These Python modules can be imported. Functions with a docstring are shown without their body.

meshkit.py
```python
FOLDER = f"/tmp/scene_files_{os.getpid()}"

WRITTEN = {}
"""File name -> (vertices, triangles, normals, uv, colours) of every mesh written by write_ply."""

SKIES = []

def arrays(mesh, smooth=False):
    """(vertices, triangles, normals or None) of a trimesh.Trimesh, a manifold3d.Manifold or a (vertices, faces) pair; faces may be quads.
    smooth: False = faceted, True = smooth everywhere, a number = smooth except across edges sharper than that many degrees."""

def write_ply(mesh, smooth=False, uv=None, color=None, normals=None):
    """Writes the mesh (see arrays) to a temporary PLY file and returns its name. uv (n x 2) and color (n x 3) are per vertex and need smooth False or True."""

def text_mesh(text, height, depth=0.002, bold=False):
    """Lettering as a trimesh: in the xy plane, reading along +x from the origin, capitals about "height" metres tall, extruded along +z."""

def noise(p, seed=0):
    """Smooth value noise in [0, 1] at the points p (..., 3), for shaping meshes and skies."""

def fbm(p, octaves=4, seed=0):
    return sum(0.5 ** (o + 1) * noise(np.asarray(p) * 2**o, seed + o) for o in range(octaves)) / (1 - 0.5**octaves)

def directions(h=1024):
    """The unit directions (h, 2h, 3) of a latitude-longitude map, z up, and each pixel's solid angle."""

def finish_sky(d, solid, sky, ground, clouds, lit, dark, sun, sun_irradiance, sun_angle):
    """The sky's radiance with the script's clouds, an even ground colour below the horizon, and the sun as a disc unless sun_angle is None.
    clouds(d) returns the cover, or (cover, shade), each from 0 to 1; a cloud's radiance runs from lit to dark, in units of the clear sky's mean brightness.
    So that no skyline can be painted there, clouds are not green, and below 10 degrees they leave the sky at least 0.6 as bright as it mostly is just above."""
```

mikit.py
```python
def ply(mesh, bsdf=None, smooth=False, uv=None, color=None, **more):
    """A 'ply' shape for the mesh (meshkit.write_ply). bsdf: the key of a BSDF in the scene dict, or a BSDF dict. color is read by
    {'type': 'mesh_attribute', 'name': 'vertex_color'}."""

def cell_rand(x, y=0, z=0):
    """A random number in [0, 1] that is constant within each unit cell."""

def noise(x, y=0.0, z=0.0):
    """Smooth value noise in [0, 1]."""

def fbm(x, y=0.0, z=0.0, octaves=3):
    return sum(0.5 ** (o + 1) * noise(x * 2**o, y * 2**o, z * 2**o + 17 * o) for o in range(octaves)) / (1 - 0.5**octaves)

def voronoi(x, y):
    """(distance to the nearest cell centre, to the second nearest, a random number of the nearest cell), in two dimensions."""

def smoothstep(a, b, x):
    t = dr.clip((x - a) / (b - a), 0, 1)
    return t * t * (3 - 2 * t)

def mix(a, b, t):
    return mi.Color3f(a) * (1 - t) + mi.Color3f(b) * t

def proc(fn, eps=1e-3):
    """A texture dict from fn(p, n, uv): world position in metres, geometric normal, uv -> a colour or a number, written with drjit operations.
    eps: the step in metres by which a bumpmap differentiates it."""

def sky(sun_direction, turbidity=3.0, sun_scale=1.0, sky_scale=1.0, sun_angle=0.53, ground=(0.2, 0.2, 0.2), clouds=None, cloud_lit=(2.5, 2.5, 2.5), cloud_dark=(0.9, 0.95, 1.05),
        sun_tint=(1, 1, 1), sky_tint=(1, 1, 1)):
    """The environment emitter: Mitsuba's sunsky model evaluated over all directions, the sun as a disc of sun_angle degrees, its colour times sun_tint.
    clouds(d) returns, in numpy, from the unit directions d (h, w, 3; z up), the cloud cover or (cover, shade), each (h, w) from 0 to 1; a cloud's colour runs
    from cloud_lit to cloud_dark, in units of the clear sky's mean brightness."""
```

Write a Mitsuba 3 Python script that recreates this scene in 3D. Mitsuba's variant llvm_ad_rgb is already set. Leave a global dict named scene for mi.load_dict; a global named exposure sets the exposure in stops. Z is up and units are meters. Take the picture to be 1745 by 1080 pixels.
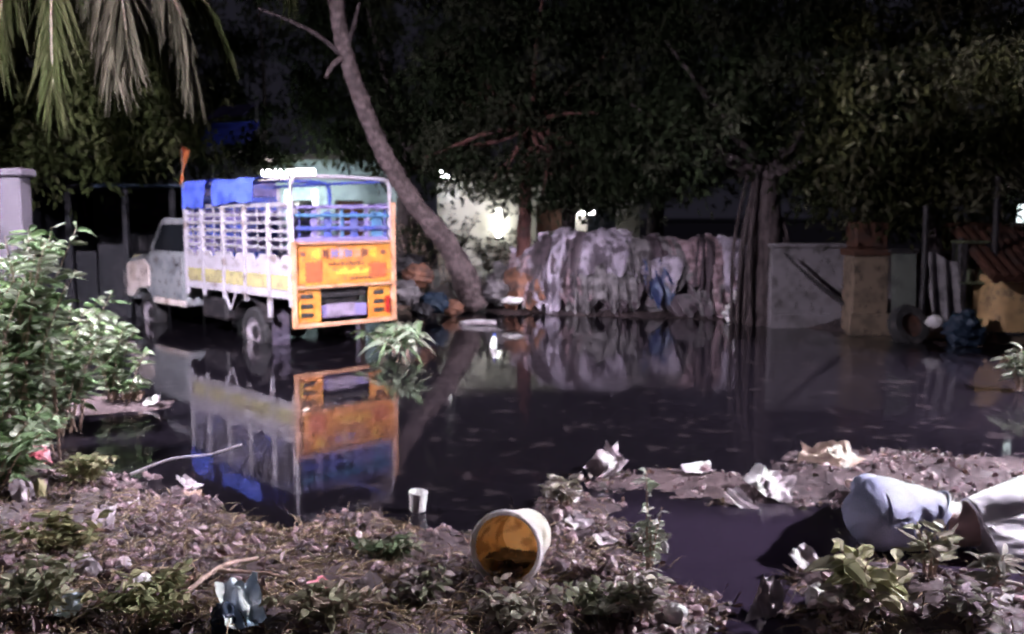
import math, random, sys
import numpy as np, trimesh, shapely
import mitsuba as mi, drjit as dr
import manifold3d as m3
import mikit, meshkit
from mikit import noise, fbm, voronoi, smoothstep, mix, proc
from shapely.geometry import Polygon, Point

T = mi.ScalarTransform4f
scene, labels = {}, {}
rng = np.random.default_rng(7)

# ------------------------------------------------------------------ camera, light, exposure
F, HOR, H = 1550.0, 372.0, 1.75                      # focal length and horizon in photo pixels, eye height over the water
TH = math.atan((540 - HOR) / F)
scene['camera'] = {'type': 'thinlens', 'fov': math.degrees(2 * math.atan(872.5 / F)), 'fov_axis': 'x', 'near_clip': 0.1, 'far_clip': 400.0,
                   'aperture_radius': 0.0032, 'focus_distance': 1.6,
                   'to_world': T().look_at(origin=[0, 0, H], target=[0, math.cos(TH), H - math.sin(TH)], up=[0, 0, 1])}
exposure = 0.5
scene['sky'] = mikit.sky((0.2, -1.0, 0.12), turbidity=3.0, sun_scale=0.0, sky_scale=0.26, clouds=lambda d: 1.0, cloud_lit=(0.8, 0.74, 1.12), ground=(0.1, 0.1, 0.1))
LAMP_TINT = np.array([1.0, 0.9, 1.08])
LAMPS = {'left': dict(pos=(-4.7, 6.3, 4.7), aim=(-4.5, 8.5, 1.5), power=5600), 'right': dict(pos=(9.3, 6.3, 5.2), aim=(8.3, 6.4, 1.3), power=26500)}

def P(px, py, Y=None, z=None):
    """a point seen at photo pixel (px, py), at depth Y or on the plane z"""
    a, b = (px - 872.5) / F, (540 - py) / F
    d = np.array([a, math.cos(TH) + b * math.sin(TH), -math.sin(TH) + b * math.cos(TH)])
    t = Y / d[1] if Y is not None else (z - H) / d[2]
    return np.array([0, 0, H]) + d * t

# ------------------------------------------------------------------ helpers
def uniq(name, parent=None):
    base = (parent + '__' if parent else '') + name
    key, k = base, 0
    used = set(scene) | set(labels)
    while key in used or any(u.startswith(key + '__') for u in used):
        k += 1
        key = f'{base}_{k:03d}'
    return key

def obj(name, mesh, mat, parent=None, smooth=False, M=None, color=None, **more):
    key = uniq(name, parent)
    d = mikit.ply(mesh, mat, smooth=smooth, color=color, **more) if not isinstance(mesh, dict) else dict(mesh)
    if M is not None:
        d['to_world'] = M
    scene[key] = d
    return key

def tag(key, label, cat, group=None, kind=None):
    labels[key] = {'label': label, 'category': cat}
    if group: labels[key]['group'] = group
    if kind: labels[key]['kind'] = kind
    return key

def thing(name, label, cat, group=None):
    return tag(uniq(name), label, cat, group)

def struct(key):
    labels[key] = {**labels.get(key, {}), 'kind': 'structure'}
    return key

def cat_(*ms):
    return trimesh.util.concatenate([m for m in ms])

def bx(x0, x1, y0, y1, z0, z1, bev=0.0):
    c = m3.Manifold.cube([x1 - x0, y1 - y0, z1 - z0]).translate([x0, y0, z0])
    if bev:
        b = bev
        pts = []
        for ax in range(3):
            lo = np.array([x0, y0, z0]) + b; hi = np.array([x1, y1, z1]) - b
            lo[ax] -= b; hi[ax] += b
            pts += [[(lo, hi)[i][0], (lo, hi)[j][1], (lo, hi)[k][2]] for i in (0, 1) for j in (0, 1) for k in (0, 1)]
        c = m3.Manifold.hull_points(np.array(pts, float))
    m = c.to_mesh()
    return trimesh.Trimesh(m.vert_properties[:, :3], m.tri_verts, process=False)

def tm(man):
    m = man.to_mesh()
    return trimesh.Trimesh(m.vert_properties[:, :3], m.tri_verts, process=False)

def tube(points, radii, sides=8, caps=True, bump=0.0, seed=0):
    p = np.asarray(points, float)
    r = np.broadcast_to(np.asarray(radii, float), (len(p),))
    t = np.gradient(p, axis=0); t /= np.linalg.norm(t, axis=1, keepdims=True) + 1e-12
    a = np.zeros_like(p); u = np.array([1.0, 0, 0]) if abs(t[0][0]) < .9 else np.array([0, 1.0, 0])
    for i in range(len(p)):
        u = u - t[i] * (u @ t[i]); u /= np.linalg.norm(u) + 1e-12
        a[i] = u
    b = np.cross(t, a)
    ang = np.arange(sides) * 2 * np.pi / sides
    dirs = np.cos(ang)[None, :, None] * a[:, None] + np.sin(ang)[None, :, None] * b[:, None]
    rr = r[:, None, None] * np.ones((1, sides, 1))
    if bump:
        q = p[:, None] + dirs * rr
        rr = rr * (1 + bump * (meshkit.fbm(q * 9 + seed, 3, seed)[..., None] - .5) * 2)
    v = (p[:, None] + rr * dirs).reshape(-1, 3)
    i, j = np.meshgrid(np.arange(len(p) - 1), np.arange(sides), indexing='ij')
    q = np.stack([i * sides + j, i * sides + (j + 1) % sides, (i + 1) * sides + (j + 1) % sides, (i + 1) * sides + j], -1).reshape(-1, 4)
    f = np.vstack([q[:, [0, 1, 2]], q[:, [0, 2, 3]]])
    if caps:
        n = len(v); v = np.vstack([v, p[:1], p[-1:]])
        k = np.arange(sides)
        f = np.vstack([f, np.stack([np.full(sides, n), (k + 1) % sides, k], 1), np.stack([np.full(sides, n + 1), (len(p) - 1) * sides + k, (len(p) - 1) * sides + (k + 1) % sides], 1)])
    return trimesh.Trimesh(v, f, process=False)

def curve(pts, n=24):
    """Catmull-Rom through the points"""
    p = np.asarray(pts, float); p = np.vstack([2 * p[0] - p[1], p, 2 * p[-1] - p[-2]])
    out = []
    m = len(p) - 3
    for s in np.linspace(0, m - 1e-9, n):
        i = int(s); t = s - i
        a, b, c, d = p[i:i + 4]
        out.append(.5 * ((2 * b) + (c - a) * t + (2 * a - 5 * b + 4 * c - d) * t * t + (3 * b - a - 3 * c + d) * t ** 3))
    return np.array(out)

def unit(v):
    v = np.asarray(v, float)
    return v / (np.linalg.norm(v, axis=-1, keepdims=True) + 1e-12)

def leaves(c, d, L, Wd, droop=0.15, fold=0.25, rng=rng, seg=1):
    """leaf blades: base c, direction d (n,3), length L, width Wd; a folded blade that droops, pointed at both ends"""
    n = len(c); d = unit(d)
    L = np.broadcast_to(L, (n,))[:, None]; Wd = np.broadcast_to(Wd, (n,))[:, None]
    r = unit(rng.normal(size=(n, 3)))
    s = unit(np.cross(d, r)); up = np.cross(s, d)
    if seg == 1:
        v = np.stack([c, c + d * L * .45 + s * Wd / 2 + up * Wd * fold, c + d * L - np.array([0, 0, 1]) * L * droop, c + d * L * .45 - s * Wd / 2 + up * Wd * fold], 1)
        f = np.array([[0, 1, 2], [0, 2, 3]])
        k = 4
    else:
        z = np.array([0, 0, 1.0])
        mid = lambda t: c + d * L * t - z * L * droop * t * t
        v = np.stack([mid(0), mid(.35) + s * Wd * .5 + up * Wd * fold, mid(.35), mid(.35) - s * Wd * .5 + up * Wd * fold,
                      mid(.7) + s * Wd * .36 + up * Wd * fold * .8, mid(.7), mid(.7) - s * Wd * .36 + up * Wd * fold * .8, mid(1.0)], 1)
        f = np.array([[0, 1, 2], [0, 2, 3], [1, 4, 5], [1, 5, 2], [2, 5, 6], [2, 6, 3], [4, 7, 5], [5, 7, 6]])
        k = 8
    faces = (f[None] + (np.arange(n) * k)[:, None, None]).reshape(-1, 3)
    return v.reshape(-1, 3), faces, k

def leaf_obj(name, parts, cols, mat, parent=None):
    """parts: list of (v, f); cols: list of (n,3) per vertex"""
    at, vs, fs = 0, [], []
    for v, f in parts:
        vs.append(v); fs.append(f + at); at += len(v)
    return obj(name, (np.vstack(vs), np.vstack(fs)), mat, parent, smooth=False, color=np.clip(np.vstack(cols), 0, 1))

def pick(palette, n, rng, k=1, jit=.25):
    p = np.asarray(palette, float)
    c = p[rng.integers(0, len(p), n)] * (1 + jit * rng.uniform(-1, 1, (n, 1)))
    return np.repeat(c, k, axis=0)

def rot_to(a, loc=(0, 0, 0), roll=0):
    """matrix with local +z along a"""
    a = unit(a); x = np.cross([0, 0, 1.0], a) if abs(a[2]) < .95 else np.array([1.0, 0, 0]); x = unit(x - a * (x @ a)); y = np.cross(a, x)
    c, s = math.cos(roll), math.sin(roll)
    M = np.eye(4); M[:3, 0] = x * c + y * s; M[:3, 1] = y * c - x * s; M[:3, 2] = a; M[:3, 3] = loc
    return M

def moved(mesh, M):
    m = mesh.copy(); m.apply_transform(M); return m

def crumpled(sub, scale, amp, seed, freq=3.0):
    m = trimesh.creation.icosphere(sub)
    v = np.array(m.vertices)
    v = v * (1 + amp * (meshkit.fbm(v * freq + seed * 7.3, 3, seed)[:, None] - .5) * 2)
    return trimesh.Trimesh(v * np.asarray(scale), m.faces, process=False)

# ------------------------------------------------------------------ materials
def rgb(*c): return {'type': 'rgb', 'value': list(c)}
def mat(name, color, rough=.6, metallic=0., bump=None, two=True, **kw):
    b = {'type': 'principled', 'base_color': color if isinstance(color, dict) else rgb(*color), 'roughness': rough, 'metallic': metallic, **kw}
    if bump:
        fn, sc, eps = bump
        b = {'type': 'bumpmap', 'arbitrary': proc(fn, eps), 'scale': sc, 'bsdf': b}
    scene[name] = {'type': 'twosided', 'bsdf': b} if two else b
    return name
VC = {'type': 'mesh_attribute', 'name': 'vertex_color'}

def worn(a, b, s=6.0, lo=.45, hi=.7, dirt=None):
    def fn(p, n, uv):
        c = mix(a, b, smoothstep(lo, hi, fbm(p.x * s, p.y * s, p.z * s, 4)))
        if dirt is not None:
            c = mix(c, dirt, .8 * smoothstep(.56, .74, fbm(p.x * s * 3 + 5, p.y * s * 3, p.z * s * 1.4, 4)))
        return c
    return proc(fn)

def f_mud(p, n, uv):
    a = fbm(p.x * 2.3, p.y * 2.3, 3, 4); b = fbm(p.x * 17, p.y * 17, p.z * 17, 3)
    c = mix((.022, .0165, .0175), (.068, .050, .049), smoothstep(.3, .72, a * .6 + b * .4))
    return mix(c, (.12, .092, .092), .7 * smoothstep(.6, .72, fbm(p.x * 31, p.y * 31, p.z * 31, 3)))
def f_wall(p, n, uv):
    a = fbm(p.x * 1.5, p.y * 1.5, p.z * 1.1, 4); s = fbm(p.x * 9, p.y * 9, p.z * .9 + 3, 4)
    c = mix((.20, .19, .19), (.33, .31, .31), a)
    c = mix(c, (.08, .075, .065), smoothstep(.52, .68, s))
    return mix(c, (.15, .10, .07), .8 * smoothstep(.6, .7, fbm(p.x * 4 + 9, p.y * 4, p.z * 4, 4)))
def f_sheet(p, n, uv):
    return mix((.42, .37, .44), (.095, .078, .095), smoothstep(.42, .66, fbm(p.x * 9, p.y * 9, p.z * 4.2, 4)))
def f_denim(p, n, uv):
    w = noise(p.x * 420, p.y * 420, p.z * 420)
    c = mix((.21, .235, .36), (.34, .365, .47), fbm(p.x * 8, p.y * 8, p.z * 8, 3))
    return c * (.8 + .4 * w)
def f_bark(p, n, uv):
    a = fbm(p.x * 26, p.y * 26, p.z * 5, 4)
    return mix((.024, .017, .018), (.075, .056, .057), smoothstep(.3, .7, a))
def f_palmbark(p, n, uv):
    ring = .5 + .5 * dr.sin((p.z + .5 * fbm(p.x * 5, p.y * 5, p.z * 5, 3)) * 2 * math.pi / .13)
    a = fbm(p.x * 14, p.y * 14, p.z * 14, 4)
    crack = smoothstep(.52, .70, fbm(p.x * 30, p.y * 30, p.z * 9, 4))
    a = a * (1 - .75 * crack)
    return mix(mix((.045, .031, .030), (.165, .122, .120), smoothstep(.2, .7, a)), (.05, .038, .038), .6 * smoothstep(.75, .95, ring))
def f_truckwhite(p, n, uv):
    d = smoothstep(.56, .74, fbm(p.x * 5, p.y * 5, p.z * 9, 4))
    return mix(mix((.50, .48, .53), (.34, .32, .35), fbm(p.x * 4, p.y * 4, p.z * 4, 3)), (.17, .13, .11), .75 * d)
def f_orange(p, n, uv):
    a = fbm(p.x * 9, p.y * 9, p.z * 9, 4)
    c = mix((.60, .185, .022), (.66, .27, .035), smoothstep(.3, .7, a))
    return mix(c, (.36, .12, .06), .7 * smoothstep(.6, .7, fbm(p.x * 16 + 3, p.y * 16, p.z * 16, 4)))
def f_bucketin(p, n, uv):
    a = fbm(p.x * 14, p.y * 14, p.z * 14, 4)
    return mix((.80, .52, .19), (.48, .25, .07), smoothstep(.42, .62, a))

M_MUD = mat('m_mud', proc(f_mud), .42, bump=(lambda p, n, uv: fbm(p.x * 60, p.y * 60, p.z * 60, 3), .012, 2e-3))
M_WALL = mat('m_wall', proc(f_wall), .85, bump=(lambda p, n, uv: fbm(p.x * 22, p.y * 22, p.z * 22, 3), .015, 3e-3))
M_SHEET = mat('m_sheet', proc(f_sheet), .45)
M_SHEET_PINK = mat('m_sheet_pink', worn((.36, .255, .28), (.11, .075, .08), 8, .4, .64), .5)
M_SHEET_GREY = mat('m_sheet_grey', worn((.17, .155, .16), (.055, .048, .05), 8, .4, .64), .6)
M_SHEET_BROWN = mat('m_sheet_brown', worn((.22, .10, .06), (.09, .05, .04), 6), .7)
M_SHEET_BLUE = mat('m_sheet_blue', worn((.022, .032, .095), (.075, .11, .18), 7), .5)
M_WALLDARK = mat('m_wall_dark', worn((.16, .147, .158), (.095, .087, .09), 4, dirt=(.045, .04, .037)), .85)
M_CLOTHDARK = mat('m_cloth_dark', worn((.14, .13, .136), (.07, .065, .068), 6), .7)
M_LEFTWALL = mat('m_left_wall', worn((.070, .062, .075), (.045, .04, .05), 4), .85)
M_DENIM = mat('m_denim', proc(f_denim), .8, sheen=.3)
M_BARK = mat('m_bark', proc(f_bark), .9, bump=(lambda p, n, uv: fbm(p.x * 30, p.y * 30, p.z * 7, 3), .03, 3e-3))
M_REDBARK = mat('m_redbark', worn((.085, .032, .026), (.04, .018, .017), 9), .9)
M_PALMBARK = mat('m_palmbark', proc(f_palmbark), .85)
M_WHITE = mat('m_truck_white', proc(f_truckwhite), .35)
M_CREAM = mat('m_truck_yellow', worn((.44, .40, .19), (.33, .30, .16), 5, dirt=(.17, .14, .10)), .45)
M_CAB = mat('m_cab', worn((.27, .285, .295), (.18, .195, .21), 4, dirt=(.11, .095, .09)), .25, clearcoat=.6)
M_FENDER = mat('m_fender', worn((.72, .64, .60), (.55, .46, .40), 5, dirt=(.25, .18, .14)), .35, clearcoat=.4)
M_ORANGE = mat('m_orange', proc(f_orange), .4)
M_PEACH = mat('m_peach', worn((.62, .33, .20), (.50, .24, .12), 6, dirt=(.24, .13, .08)), .4)
M_SLAT = mat('m_slat', worn((.33, .315, .36), (.22, .21, .24), 6, dirt=(.12, .10, .09)), .4)
M_FLAP = mat('m_flap', worn((.06, .05, .075), (.09, .075, .10), 8), .7)
M_HEAP_GAP = mat('m_sheet_dark', worn((.075, .055, .065), (.03, .024, .028), 8), .6)
M_RED = mat('m_red', worn((.46, .10, .035), (.34, .085, .03), 9), .4)
M_YELLOW = mat('m_yellow', (.78, .47, .05), .4)
M_MAROON = mat('m_maroon', (.16, .04, .03), .5)
M_PURPLE = mat('m_purple', (.30, .20, .42), .4)
M_PLATE = mat('m_plate', worn((.27, .22, .31), (.17, .14, .19), 9), .5)
M_BLUE = mat('m_blue', worn((.045, .075, .34), (.09, .10, .27), 6), .4)
M_TEAL = mat('m_teal', worn((.065, .19, .34), (.045, .13, .26), 6), .4)
M_VIOLET = mat('m_violet', worn((.20, .17, .36), (.11, .09, .22), 6), .45)
M_TARP = mat('m_tarp', worn((.10, .16, .72), (.06, .10, .50), 5), .35)
M_TYRE = mat('m_tyre', worn((.018, .018, .019), (.045, .04, .04), 8), .8)
M_RIM = mat('m_rim', worn((.30, .27, .30), (.17, .15, .15), 12), .5)
M_DARK = mat('m_dark', worn((.014, .013, .015), (.03, .025, .026), 8), .6)
M_BLACKTIN = mat('m_blacktin', worn((.010, .011, .015), (.022, .021, .026), 4), .7)
M_GLASS = mat('m_cab_glass', (.012, .014, .017), .06, two=True)
M_LIGHTRED = mat('m_tail_red', (.35, .015, .012), .15, clearcoat=1.)
M_GALV = mat('m_galv', worn((.26, .26, .27), (.17, .17, .18), 6), .5, metallic=.3)
M_SKIN = mat('m_skin', worn((.60, .43, .385), (.54, .375, .33), 11), .5)
M_SHIRT = mat('m_shirt', worn((.74, .73, .76), (.64, .63, .66), 9), .75)
M_HAIR = mat('m_hair', (.012, .010, .010), .5)
M_WHITEP = mat('m_white_plastic', worn((.76, .74, .73), (.62, .58, .54), 9), .35)
M_FOAM = mat('m_foam', worn((.72, .70, .70), (.50, .47, .46), 14), .7)
M_PAPER = mat('m_paper', worn((.42, .37, .385), (.24, .20, .205), 11), .7)
M_BAGBLUE = mat('m_bag_blue', worn((.55, .66, .72), (.34, .48, .58), 12), .4)
M_PINK = mat('m_pink', worn((.62, .16, .19), (.72, .40, .42), 10), .6)
M_STICK = mat('m_stick', worn((.42, .31, .24), (.27, .19, .15), 12), .8)
M_PALESTICK = mat('m_pale_stick', worn((.27, .245, .255), (.16, .14, .145), 12), .7)
M_LEAF = None
scene['m_leaf'] = {'type': 'principledthin', 'base_color': VC, 'roughness': .45, 'diff_trans': .5, 'spec_trans': 0.0}
scene['m_litter'] = {'type': 'twosided', 'bsdf': {'type': 'principled', 'base_color': VC, 'roughness': .7}}
M_OCHRE = mat('m_ochre', worn((.48, .32, .15), (.36, .23, .11), 4, dirt=(.18, .13, .08)), .8)
M_RUST = mat('m_rust', worn((.055, .020, .010), (.030, .014, .009), 6), .8)
M_BEIGE = mat('m_beige', worn((.15, .112, .078), (.095, .073, .052), 5, dirt=(.038, .03, .023)), .85)
M_GREYGREEN = mat('m_greygreen', worn((.12, .135, .115), (.08, .09, .08), 5), .7)
M_GREEN = mat('m_green', worn((.075, .09, .045), (.04, .052, .03), 5), .7)
M_NIGHTBLUE = mat('m_nightblue', worn((.008, .019, .038), (.014, .030, .05), 8), .6)
M_LITWALL = mat('m_litwall', worn((.62, .60, .52), (.5, .48, .4), 3), .8)
M_ROOF = mat('m_roof', worn((.06, .05, .05), (.1, .08, .075), 5), .85)
M_FLAG = mat('m_flag', worn((.72, .20, .05), (.6, .1, .04), 6), .7)

def f_water(p, n, uv):
    a = fbm(p.x * 1.3, p.y * 1.3, 4, 4)
    scum = smoothstep(.66, .80, fbm(p.x * 6.5, p.y * 6.5, 9, 4))
    puddle_glow = smoothstep(5.7, 4.9, p.y + .8 * (a - .5)) * smoothstep(.3, .7, p.x)          # puddle at the near bank painted lighter, in place of sky light on it
    c = mix(mix((.0032, .0027, .0038), (.0050, .0042, .0058), a), (.0150, .0112, .0188), puddle_glow)
    return mix(c, (.024, .0195, .021), .55 * scum * (1 - puddle_glow))
def f_ripple(p, n, uv):
    return fbm(p.x * 2.2, p.y * 1.1, 0, 2) + .12 * noise(p.x * 14, p.y * 9)
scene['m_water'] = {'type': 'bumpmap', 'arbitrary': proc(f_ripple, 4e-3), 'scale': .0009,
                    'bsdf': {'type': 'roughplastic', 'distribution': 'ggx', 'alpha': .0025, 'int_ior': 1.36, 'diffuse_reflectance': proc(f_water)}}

# ------------------------------------------------------------------ ground and water
def poly_px(pts): return Polygon([P(x, y, z=0)[:2] for x, y in pts]).buffer(0)
LAND = [(poly_px([(-500, 790), (60, 775), (130, 800), (230, 822), (330, 850), (400, 888), (480, 915), (560, 892), (640, 880), (700, 905), (800, 915), (850, 880), (900, 850), (960, 838), (1030, 845), (1080, 890), (1100, 935), (1150, 975), (1185, 1010), (1165, 1060), (1120, 1150), (1000, 1600), (-900, 1600)]), .17, .20),
        (poly_px([(990, 812), (1060, 800), (1120, 800), (1200, 800), (1290, 812), (1360, 775), (1430, 765), (1620, 775), (1800, 770), (2300, 770), (2300, 1000), (1760, 930), (1640, 900), (1520, 870), (1400, 852), (1330, 862), (1230, 856), (1120, 838), (1020, 835)]), .12, .045),
        (poly_px([(1375, 980), (1430, 962), (1500, 968), (1600, 985), (1745, 1000), (2200, 1000), (2300, 1600), (1480, 1600), (1385, 1100), (1365, 1040)]), .2, .13),
        (poly_px([(-500, 700), (40, 680), (120, 682), (200, 674), (275, 684), (272, 698), (200, 706), (120, 712), (60, 740), (-500, 770)]), .15, .09)]
SHORE = [(-60, 20), (-9, 19), (-4, 18.6), (-1.0, 17.6), (-.2, 16.7), (2, 16.2), (4.2, 15.4), (5.0, 13.9), (6.5, 13.1), (8, 12.6), (14, 12), (60, 10)]
FAR = Polygon(SHORE + [(200, 10), (200, 260), (-200, 260), (-200, 20)])
LEFTBANK = Polygon([(-60, 2), (-5.2, 2), (-4.6, 6.5), (-5.4, 9), (-7.5, 13), (-9, 19), (-60, 20)])

def gh(x, y, fine=True):
    x = np.atleast_1d(np.asarray(x, float)); y = np.atleast_1d(np.asarray(y, float))
    pts = shapely.points(x, y)
    h = np.full(x.shape, -.16)
    q = np.stack([x, y, 0 * x], -1)
    rough = meshkit.fbm(q * 2.1, 3, 3) - .5
    for poly, slope, top in LAND + [(FAR, .22, .45), (LEFTBANK, .2, .3)]:
        d = np.where(shapely.contains_properly(poly, pts), 1, -1) * shapely.distance(shapely.boundary(poly), pts)
        hh = np.clip(d * slope, -.16, top) + np.where(d > -.4, 1, 0) * np.clip((d + .4) / .5, 0, 1) * rough * min(.16, top * 1.2)
        h = np.maximum(h, hh)
    if fine:
        k = np.clip((h + .1) / .1, 0, 1)
        h = h + k * ((meshkit.fbm(q * 9 + 3, 3, 5) - .5) * .05 + (meshkit.fbm(q * 31 + 3, 2, 6) - .5) * .022)
    return h

def grid_axis(*segs):
    return np.unique(np.round(np.concatenate([np.arange(a, b, s) for a, b, s in segs]), 4))
gx = grid_axis((-200, -20, 12), (-20, -6, .7), (-6, -3.4, .12), (-3.4, 4, .03), (4, 10, .12), (10, 20, .7), (20, 212, 12))
gy = grid_axis((-30, 1.5, 3), (1.5, 3.2, .12), (3.2, 7.4, .03), (7.4, 20, .14), (20, 40, 1), (40, 260, 14))
GX, GY = np.meshgrid(gx, gy, indexing='ij')
GZ = gh(GX.ravel(), GY.ravel()).reshape(GX.shape)
ii, jj = np.meshgrid(np.arange(len(gx) - 1), np.arange(len(gy) - 1), indexing='ij')
q = np.stack([ii * len(gy) + jj, (ii + 1) * len(gy) + jj, (ii + 1) * len(gy) + jj + 1, ii * len(gy) + jj + 1], -1).reshape(-1, 4)
struct(obj('ground', (np.stack([GX, GY, GZ], -1).reshape(-1, 3), q), M_MUD, smooth=True))
def g1(x, y): return float(gh(x, y)[0])
wq = np.array([[-70, -20, 0], [70, -20, 0], [70, 30, 0], [-70, 30, 0.0]])
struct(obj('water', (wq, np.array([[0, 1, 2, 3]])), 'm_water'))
labels['ground'] |= {'label': 'muddy littered bank and ground round the flooded street', 'category': 'ground'}
labels['water'] |= {'label': 'dark flood water mirroring the truck and the sheets', 'category': 'water'}

# ------------------------------------------------------------------ street lamps (outside the frame) and lit tubes behind the trees
def street_lamp(side, label):
    L = LAMPS[side]
    pos, aim = np.array(L['pos']), np.array(L['aim'])
    t = thing('street_lamp', label, 'street lamp')
    away = unit(np.array([pos[0], .25 * pos[0] * 0, 0]))                        # the pole stands on the outer side
    base = pos + away * 1.3; base[2] = g1(base[0], base[1]) - .3
    top = base.copy(); top[2] = pos[2] + .35
    obj('pole', tube([base, (base + top) / 2, top], [.085, .07, .05], 12), M_GALV, t, 40)
    obj('arm', tube(curve([top - [0, 0, .08], top + (pos - top) * .5 + [0, 0, .22], pos + away * .28 + [0, 0, .1]], 10), .032, 10), M_GALV, t, 40)
    d = unit(aim - pos)
    M = rot_to(d, pos)
    hd = moved(cat_(bx(-.2, .2, -.34, .34, -.09, -.012, .03), bx(-.2, -.18, -.34, .34, -.009, .12), bx(.18, .2, -.34, .34, -.009, .12), bx(-.178, .178, -.34, -.32, -.009, .12), bx(-.178, .178, .32, .34, -.009, .12)), M)
    obj('lamp_head', hd, M_GALV, t)
    pan = moved(trimesh.Trimesh([[-.16, -.3, .0], [.16, -.3, .0], [.16, .3, .0], [-.16, .3, .0]], [[0, 1, 2], [0, 2, 3]], process=False), M)
    area = .32 * .6
    k = obj('lamp_panel', pan, M_DARK, t)
    scene[k]['emitter'] = {'type': 'area', 'radiance': rgb(*(LAMP_TINT * L['power'] * .1 / area))}
street_lamp('left', 'galvanised street lamp on the left bank, lighting the side of the truck')
street_lamp('right', 'galvanised street lamp to the right of the water, lighting the person and the bucket')

# ------------------------------------------------------------------ buildings behind
def tube_light(px, py, Y, w, h, power, label, colour=(1, .98, .92), bulb=False):
    c = P(px, py, Y=Y)
    t = thing('tube_light', label, 'lamp', None)
    obj('batten', bx(c[0] - max(w / 2 - .06, .02), c[0] + max(w / 2 - .06, .02), c[1] + min(w, h) / 2 + .004, c[1] + min(w, h) / 2 + .05, c[2] - max(h / 2 - .06, .02), c[2] + max(h / 2 - .06, .02), .01), M_GALV, t)
    if w > h: m = tube([c - [w / 2, 0, 0], c, c + [w / 2, 0, 0]], h / 2, 10)
    else: m = tube([c - [0, 0, h / 2], c, c + [0, 0, h / 2]], w / 2, 10)
    k = obj('lit_tube', m, M_WHITEP, t, 40)
    scene[k]['emitter'] = {'type': 'area', 'radiance': rgb(*(np.array(colour) * power / (w * h)))}

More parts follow.
